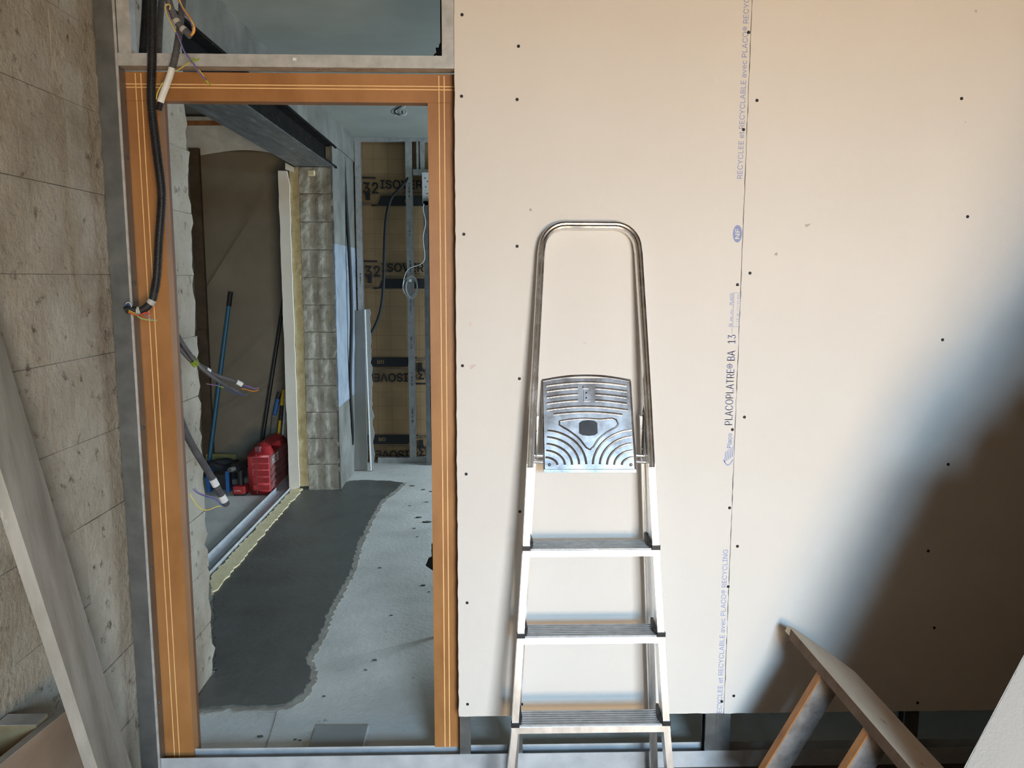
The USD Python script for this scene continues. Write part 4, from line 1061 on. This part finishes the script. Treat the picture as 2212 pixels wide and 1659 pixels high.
part(t, "lead", wire([P(a, b, y=4.19) for a, b in ((916, 440), (914, 452), (919, 478), (914, 510), (917, 545), (914, 566), (900, 574), (884, 580), (873, 600), (870, 618))], 0.0032, 60), "wire_white", smooth=True)
part(t, "tape_band", rbox(*(P(886, 606, y=4.25)[0] + np.array([-0.012, 0.012])), 4.235, 4.262, *(P(886, 606, y=4.25)[2] + np.array([-0.012, 0.012])), 0.006), "tape")

# things hanging from the hall ceiling and peeping past the right jamb
q = P(862, 236, y=2.2)
t = thing("cable_end", "short grey cable end hanging from the hall ceiling under the door head", "cable end", (q[0], q[1], CZ))
zc = CZ
cy_ = 3.0
q = P(862, 232, z=CZ - 0.03)
for dx in (0, 0.025, -0.02):
    part(t, "strand", wire([q + (dx + 0.02, 0.0, 0.035), q + (dx, 0, 0.0), q + (dx - 0.03, -0.01, -0.03), q + (dx - 0.012, -0.01, -0.045), q + (dx + 0.02, 0, -0.02)], 0.005, 24), "wire_white" if dx else "grey_conduit", smooth=True)
q = P(949, 108, y=1.05)
t = thing("ceiling_bracket", "small black bracket hanging by the hall ceiling above the right jamb", "bracket", q)
part(t, "plate", slab([P(941, 103, y=1.05), P(954, 102, y=1.05), P(954, 121, y=1.05), P(944, 124, y=1.05)], (0, 0.02, 0)), "black_plastic")
part(t, "hook", wire([P(a, b, y=1.06) for a, b in ((956, 90), (950, 100), (946, 113), (938, 121), (940, 126))], 0.004), "black_plastic", smooth=True)
part(t, "rod", bar(P(953, 103, y=1.05), P(953, 60, y=1.05) * (1, 1, 0) + (0, 0, CZ), 0.006, 0.006, (1, 0, 0)), "black_plastic")
t = thing("black_tool", "black flat tool head peeping out behind the right door jamb", "tool", P(930, 1220, y=0.95) * (1, 1, 0))
yy = 1.0
part(t, "head", slab([P(925.5, 1207, y=yy), P(948, 1197, y=yy), P(950, 1243, y=yy), P(919.5, 1222, y=yy)], (0, 0.014, 0)), "black_plastic")
part(t, "handle", slab([P(933, 1208, y=yy), P(932, 1176, y=yy), P(945, 1174, y=yy), P(946, 1210, y=yy)], (0.0, 0.014, 0.0)), "black_plastic")
part(t, "grip", rbox(*(P(933, 1190, y=yy)[0] + np.array([-0.002, 0.03])), yy - 0.008, yy + 0.022, *(P(933, 1190, y=yy)[2] + np.array([-0.012, 0.012])), 0.007), "black_rubber")
part(t, "shaft", bar(P(946, 1215, y=yy + 0.006), P(965, 1215, y=yy) * (1, 1, 0) + (0, 0.006, 0.001), 0.02, 0.012, (1, 0, 0)), "black_plastic")

# ------------------------------------------------------------------ side room seen through the opening
YS = 4.16
g = np.random.default_rng(2)


def creases(s, t):
    x, z = -3.3 + s * 1.79, t * 2.55
    h = 0.010 * (meshkit.fbm(np.stack([x * 2.2, z * 1.6, 0 * x], -1), 3, 3) - 0.5)
    for (xa, za, xb, zb, hgt, wd) in ((-1.95, 1.95, -2.35, 1.35, 0.016, 0.012), (-1.70, 2.35, -2.45, 1.15, 0.012, 0.05), (-1.55, 0.85, -2.4, 0.35, 0.018, 0.03), (-1.6, 0.70, -2.3, 0.05, 0.015, 0.05), (-1.75, 1.15, -2.3, 0.62, 0.012, 0.04)):
        d = np.array([xb - xa, zb - za])
        L_ = np.hypot(*d)
        u = ((x - xa) * d[0] + (z - za) * d[1]) / L_
        w = ((x - xa) * d[1] - (z - za) * d[0]) / L_
        h = h + hgt * np.exp(-(w / wd) ** 2) * np.clip(np.minimum(u + 0.1, L_ + 0.1 - u) / 0.2, 0, 1)
    return h


solo("dust_sheet", sheet((-3.3, YS, 0.03), (1.79, 0, 0), (0, 0, 2.52), 110, 130, creases, 0.02), "dust_sheet", "large brown dust sheet stretched over the side room wall", "dust sheet", smooth=True)
q0, q1 = P(418, 322, y=YS - 0.02), P(566, 316, y=YS - 0.02)


def film(s, t):
    return 0.03 * (meshkit.fbm(np.stack([s * 5, t * 2.5, 0 * s], -1), 4, 12) - 0.5) + 0.02 * np.sin(9 * s + 5 * t) * 0.5


fm = sheet((-2.6, YS - 0.03, 2.50), (1.1, 0, 0), (0, 0, 0.30), 60, 24, film, 0.004)
v = fm.vertices
v[:, 2] += 0.05 * np.clip((2.62 - v[:, 2]) / 0.12, 0, 1) * (0.4 + 0.6 * np.sin((v[:, 0] + 2.2) * 6))
fm.vertices = v
solo("plastic_film", fm, "clear_plastic", "shiny pale plastic film hanging above the brown dust sheet", "plastic film", smooth=True)
q0, q1 = P(412, 268, y=YS - 0.07), P(452, 265, y=YS - 0.07)
solo("batten", bar(q0 - (0.5, 0, 0), q1 + (0.3, 0, 0.0), 0.03, 0.028, (0, 0, 1)), "orange_wood", "orange-brown wooden batten across the plastic film", "batten")
q0, q1 = P(429, 322, y=YS - 0.05), P(432, 722, y=YS - 0.05)
t = thing("wooden_post", "dark wooden post standing against the dust sheet beside the cut wall", "post", (q0[0], YS - 0.05, 0))
part(t, "post", box(q0[0] - 0.06, P(439, 500, y=YS - 0.085)[0], YS - 0.105, YS - 0.065, 0.0, q0[2]), "dark_wood")
qb_ = P(446, 720, y=YS - 0.06)
part(t, "bracket", box(qb_[0] - 0.06, qb_[0] + 0.02, YS - 0.12, YS - 0.07, qb_[2] - 0.04, qb_[2] + 0.03), "dark_wood")


def pole(name, label, catg, p0, p1, r, m, tip=None, tipm=None):
    t = thing(name, label, catg, p0)
    a, b = np.array(p0), np.array(p1)
    part(t, "shaft", tube([a, b], r, 12), m, smooth=40)
    if tip:
        c = b - (b - a) * tip
        part(t, "grip", tube([c, b + (b - a) * 0.004], r * 1.15, 12), tipm, "dark grip", smooth=40)
    return t


pole("blue_pole", "long blue broom pole with a black grip leaning on the dust sheet", "pole", P(449, 1016, y=3.95) * (1, 1, 0) + (0, 0, 0.004), P(498, 632, y=YS - 0.035), 0.0165, "pole_blue", 0.075, "black_rubber")
pole("black_pole", "thin black pole leaning on the dust sheet behind the red case", "pole", P(571, 946, y=3.98) + (-0.06, 0, -0.25), P(620, 600, y=YS - 0.03), 0.015, "black_plastic")
t = thing("trowel", "blue handled trowel standing up behind the red case", "trowel", P(600, 950, y=4.05))
part(t, "handle", rbox(-0.016, 0.016, -0.012, 0.012, -0.13, 0.13, 0.011), "blue", "blue handle")
hm = stage.GetPrimAtPath(t + "/handle")
def place(path, p0, p1, yoff):
    """Re-poses an upright mesh part so that its length runs from p0 to p1."""
    p0, p1 = np.array(p0), np.array(p1)
    a = unit(p1 - p0)
    x = unit(np.cross((0, 1, 0), a))
    y = np.cross(a, x)
    m = UsdGeom.Mesh(stage.GetPrimAtPath(path))
    v = np.array(m.GetPointsAttr().Get()) + base[path]
    z0, z1 = v[:, 2].min(), v[:, 2].max()
    w = p0 + np.outer((v[:, 2] - z0) / (z1 - z0) * np.linalg.norm(p1 - p0), a) + np.outer(v[:, 0], x) + np.outer(v[:, 1], y)
    from pxr import Vt
    m.GetPointsAttr().Set(Vt.Vec3fArray.FromNumpy((w - base[path]).astype(np.float32)))


place(t + "/handle", P(593, 897, y=4.04), P(601, 860, y=4.05), 0)
part(t, "cap", tube([P(600, 862, y=4.05), P(604, 848, y=4.06)], 0.017, 10), "black_plastic", "black cap", smooth=40)
part(t, "blade", slab([P(588, 897, y=4.04), P(594, 897, y=4.04), P(592, 960, y=4.0), P(584, 960, y=4.0)], (0, 0.004, 0)), "grey_render")
t = thing("hand_tool", "yellow and black tool handle standing behind the red case", "tool", P(610, 930, y=4.0))
part(t, "handle", tube(spline([P(614, 842, y=4.04), P(611, 860, y=4.03), P(609, 876, y=4.02)], 12), 0.017, 10), "yellow", "yellow grip", smooth=40)
part(t, "body", tube(spline([P(609, 876, y=4.02), P(607, 900, y=4.01), P(605, 918, y=4.0)], 12), 0.013, 10), "black_plastic", smooth=40)
part(t, "foot", tube([P(605, 908, y=4.0), P(602, 940, y=3.98)], 0.012, 10), "yellow", smooth=40)
q0, q1 = P(613, 945, y=3.88), P(621, 838, y=3.93)
t = thing("straightedge", "silver aluminium straightedge standing between the red case and the lining", "straightedge", q0 * (1, 1, 0))
part(t, "rule", bar(q0 + (q0 - q1) * 1.45, q1 + (q1 - q0) * 0.2, 0.03, 0.02, (1, 0, 0)), "galvanised_dull")
part(t, "ridge", bar(q0 + (q0 - q1) * 1.44 + (0.006, -0.011, 0), q1 + (q1 - q0) * 0.19 + (0.006, -0.011, 0), 0.008, 0.004, (1, 0, 0)), "galvanised")

# red tool case: end towards the viewer, long side receding along the lining
KX0, KX1 = P(538, 1070, y=3.28)[0], P(584, 1075, y=3.28)[0]
KY0, KY1 = 3.28, 3.80
KZ = P(560, 955, y=3.28)[2]
kt = thing("tool_case", "red plastic power tool case standing on edge behind the white lining", "tool case", ((KX0 + KX1) / 2, 3.5, 0))
import manifold3d as m3
xm, hw = (KX0 + KX1) / 2, (KX1 - KX0) / 2
KH = 0.37
pr_ = [(-hw, 0.03), (-hw + 0.02, 0.0), (hw - 0.03, 0.0), (hw, 0.03), (hw, KH * 0.80), (hw * 0.72, KH * 0.93), (hw * 0.1, KH), (-hw * 0.5, KH * 0.96), (-hw, KH * 0.78)]
body_xz = sg.Polygon([(xm + a, b) for a, b in pr_]).buffer(-0.012).buffer(0.012, 4)
body = extr(body_xz, KY0, KY1, "xz")


def man(t_):
    return m3.Manifold(m3.Mesh(np.asarray(t_.vertices, np.float32), np.asarray(t_.faces, np.uint32)))


bm = man(body)
# rounded profile along its length, with the handle bay cut out of the top edge
sidep = sg.Polygon([(KY0, 0), (KY1, 0), (KY1, KH * 0.86), (KY1 - 0.06, KH + 0.01), (KY0 + 0.12, KH + 0.01), (KY0, KH * 0.80)]).buffer(-0.02).buffer(0.02, 4)
bm = bm ^ man(extr(sidep, KX0 - 0.05, KX1 + 0.05, "yz"))
bay = sg.Polygon([(KY0 + 0.15, KH - 0.075), (KY0 + 0.34, KH - 0.075), (KY0 + 0.36, KH - 0.03), (KY0 + 0.13, KH - 0.03)]).buffer(-0.01).buffer(0.01, 4)
bm = bm - man(extr(bay, KX0 - 0.1, KX1 + 0.1, "yz"))
part(kt, "shell", bm, "case_red") if False else None
mm = bm.to_mesh()
part(kt, "shell", trimesh.Trimesh(mm.vert_properties[:, :3], mm.tri_verts, process=False), "case_red", smooth=30)
part(kt, "dusty_side", box(KX1 + 0.0002, KX1 + 0.003, KY0 + 0.02, KY1 - 0.02, 0.04, KH * 0.78), "case_dusty", "dusty dull red side")
for zc in (0.085, 0.135, 0.185):
    part(kt, "rib", box(KX1 + 0.002, KX1 + 0.010, KY0 + 0.03, KY1 - 0.03, zc - 0.010, zc + 0.010), "case_dusty")
for zc in (0.06, 0.115, 0.165, 0.215, 0.26):
    part(kt, "end_rib", box(KX0 + 0.035, KX1 - 0.003, KY0 - 0.004, KY0 + 0.002, zc - 0.019, zc + 0.019), "case_red")
part(kt, "seam", box(xm - 0.016, xm - 0.012, KY0 - 0.0045, KY0 + 0.002, 0.015, KH * 0.83), "case_dusty")
part(kt, "latch", rbox(KX0 + 0.045, KX0 + 0.085, KY0 + 0.02, KY0 + 0.07, KH * 0.84, KH * 0.955, 0.008), "case_dusty", "dusty latch")
part(kt, "logo", text_on("HILTI", 0.17, 0.058, (KX1 + 0.0032, KY0 + 0.075, 0.215), (0, 1, 0), (0, 0, 1), 0.001, True), "case_white", "white lettering on the case side")
part(kt, "end_lettering", strokes(0.075, 0.013, (KX0 + 0.030, KY0 - 0.0005, 0.235), (0, 0, -1), (1, 0, 0), 4), "case_white", "small white lettering on the case end")
# red battery tool lying beside it
q = P(522, 1068, z=0)
t = thing("cordless_drill", "black cordless drill standing on its red battery left of the red case", "drill", q)
part(t, "battery", rbox(q[0] - 0.052, q[0] + 0.042, q[1] - 0.045, q[1] + 0.06, 0.010, 0.072, 0.012), "case_red", "red battery", smooth=40)
part(t, "battery_foot", rbox(q[0] - 0.048, q[0] + 0.038, q[1] - 0.040, q[1] + 0.05, 0.0, 0.014, 0.006), "black_plastic", smooth=40)
part(t, "battery_lettering", strokes(0.045, 0.010, (q[0] - 0.034, q[1] - 0.0455, 0.034), (1, 0, 0), (0, 0, 1), 5), "case_white")
part(t, "handle", tube(spline([q + (-0.005, 0.01, 0.06), q + (-0.008, 0.02, 0.12), q + (-0.012, 0.03, 0.185)], 14), 0.024, 12), "black_rubber", smooth=50)
part(t, "head", tube(spline([q + (-0.03, -0.02, 0.20), q + (-0.012, 0.03, 0.205), q + (0.03, 0.16, 0.205)], 14), 0.034, 14), "black_plastic", smooth=50)
part(t, "chuck", tube([q + (-0.035, -0.03, 0.20), q + (-0.055, -0.075, 0.199)], 0.018, 12), "stencil", smooth=50)
# blue framed work lamp
q = P(470, 1062, z=0)
t = thing("work_lamp", "small black box with bright blue side frames on the side room floor", "work lamp", q)
xa, xb_ = P(453, 1065, y=q[1])[0], P(494, 1050, y=q[1])[0]
part(t, "body", rbox(xa + 0.01, xb_ - 0.01, q[1] + 0.02, q[1] + 0.12, 0.012, 0.125, 0.008), "black_plastic", smooth=40)
for xs in (xa, xb_):
    part(t, "side_frame", cat_([bar((xs, q[1] - 0.015, 0.0), (xs - 0.012, q[1] + 0.02, 0.145), 0.026, 0.02, (1, 0, 0)), bar((xs, q[1] - 0.02, 0.010), (xs, q[1] + 0.13, 0.010), 0.02, 0.02, (1, 0, 0)), bar((xs - 0.012, q[1] + 0.01, 0.140), (xs - 0.012, q[1] + 0.12, 0.140), 0.02, 0.02, (1, 0, 0))]), "blue", "blue side frame")
# heap of dark rags and cable, and a yellowish board against the wall
t = thing("cloth_heap", "crumpled dark cloth and cable heap behind the blue framed box", "cloth", P(485, 1025, z=0))
c = P(487, 1030, z=0)
hm_ = trimesh.creation.icosphere(3, 1.0)
v = hm_.vertices * [0.15, 0.10, 0.085]
v *= (0.75 + 0.7 * meshkit.fbm(hm_.vertices * 2.6 + 5, 3, 6))[:, None]
v[:, 2] = np.maximum(v[:, 2] + 0.05, 0.0)
hm_.vertices = v + c
part(t, "cloth", hm_, "dark_cloth", smooth=True)
part(t, "cable", wire([c + q_ for q_ in ((-0.14, -0.08, 0.10), (-0.05, -0.10, 0.14), (0.05, -0.10, 0.12), (0.12, -0.08, 0.15), (0.16, -0.05, 0.08), (0.08, -0.11, 0.05), (-0.02, -0.12, 0.07))], 0.007, 50), "black_rubber", smooth=True)
ya, yb2 = P(455, 1010, y=4.06), P(515, 1010, y=4.06)
solo("yellow_board", slab([(ya[0] - 0.02, 3.97, 0.0), (yb2[0], 3.97, 0.0), (yb2[0], 4.02, 0.14), (ya[0] - 0.02, 4.02, 0.14)], (0, 0.018, 0.004)), "mud_yellow", "low muddy yellow board against the dust sheet on the side room floor", "board")
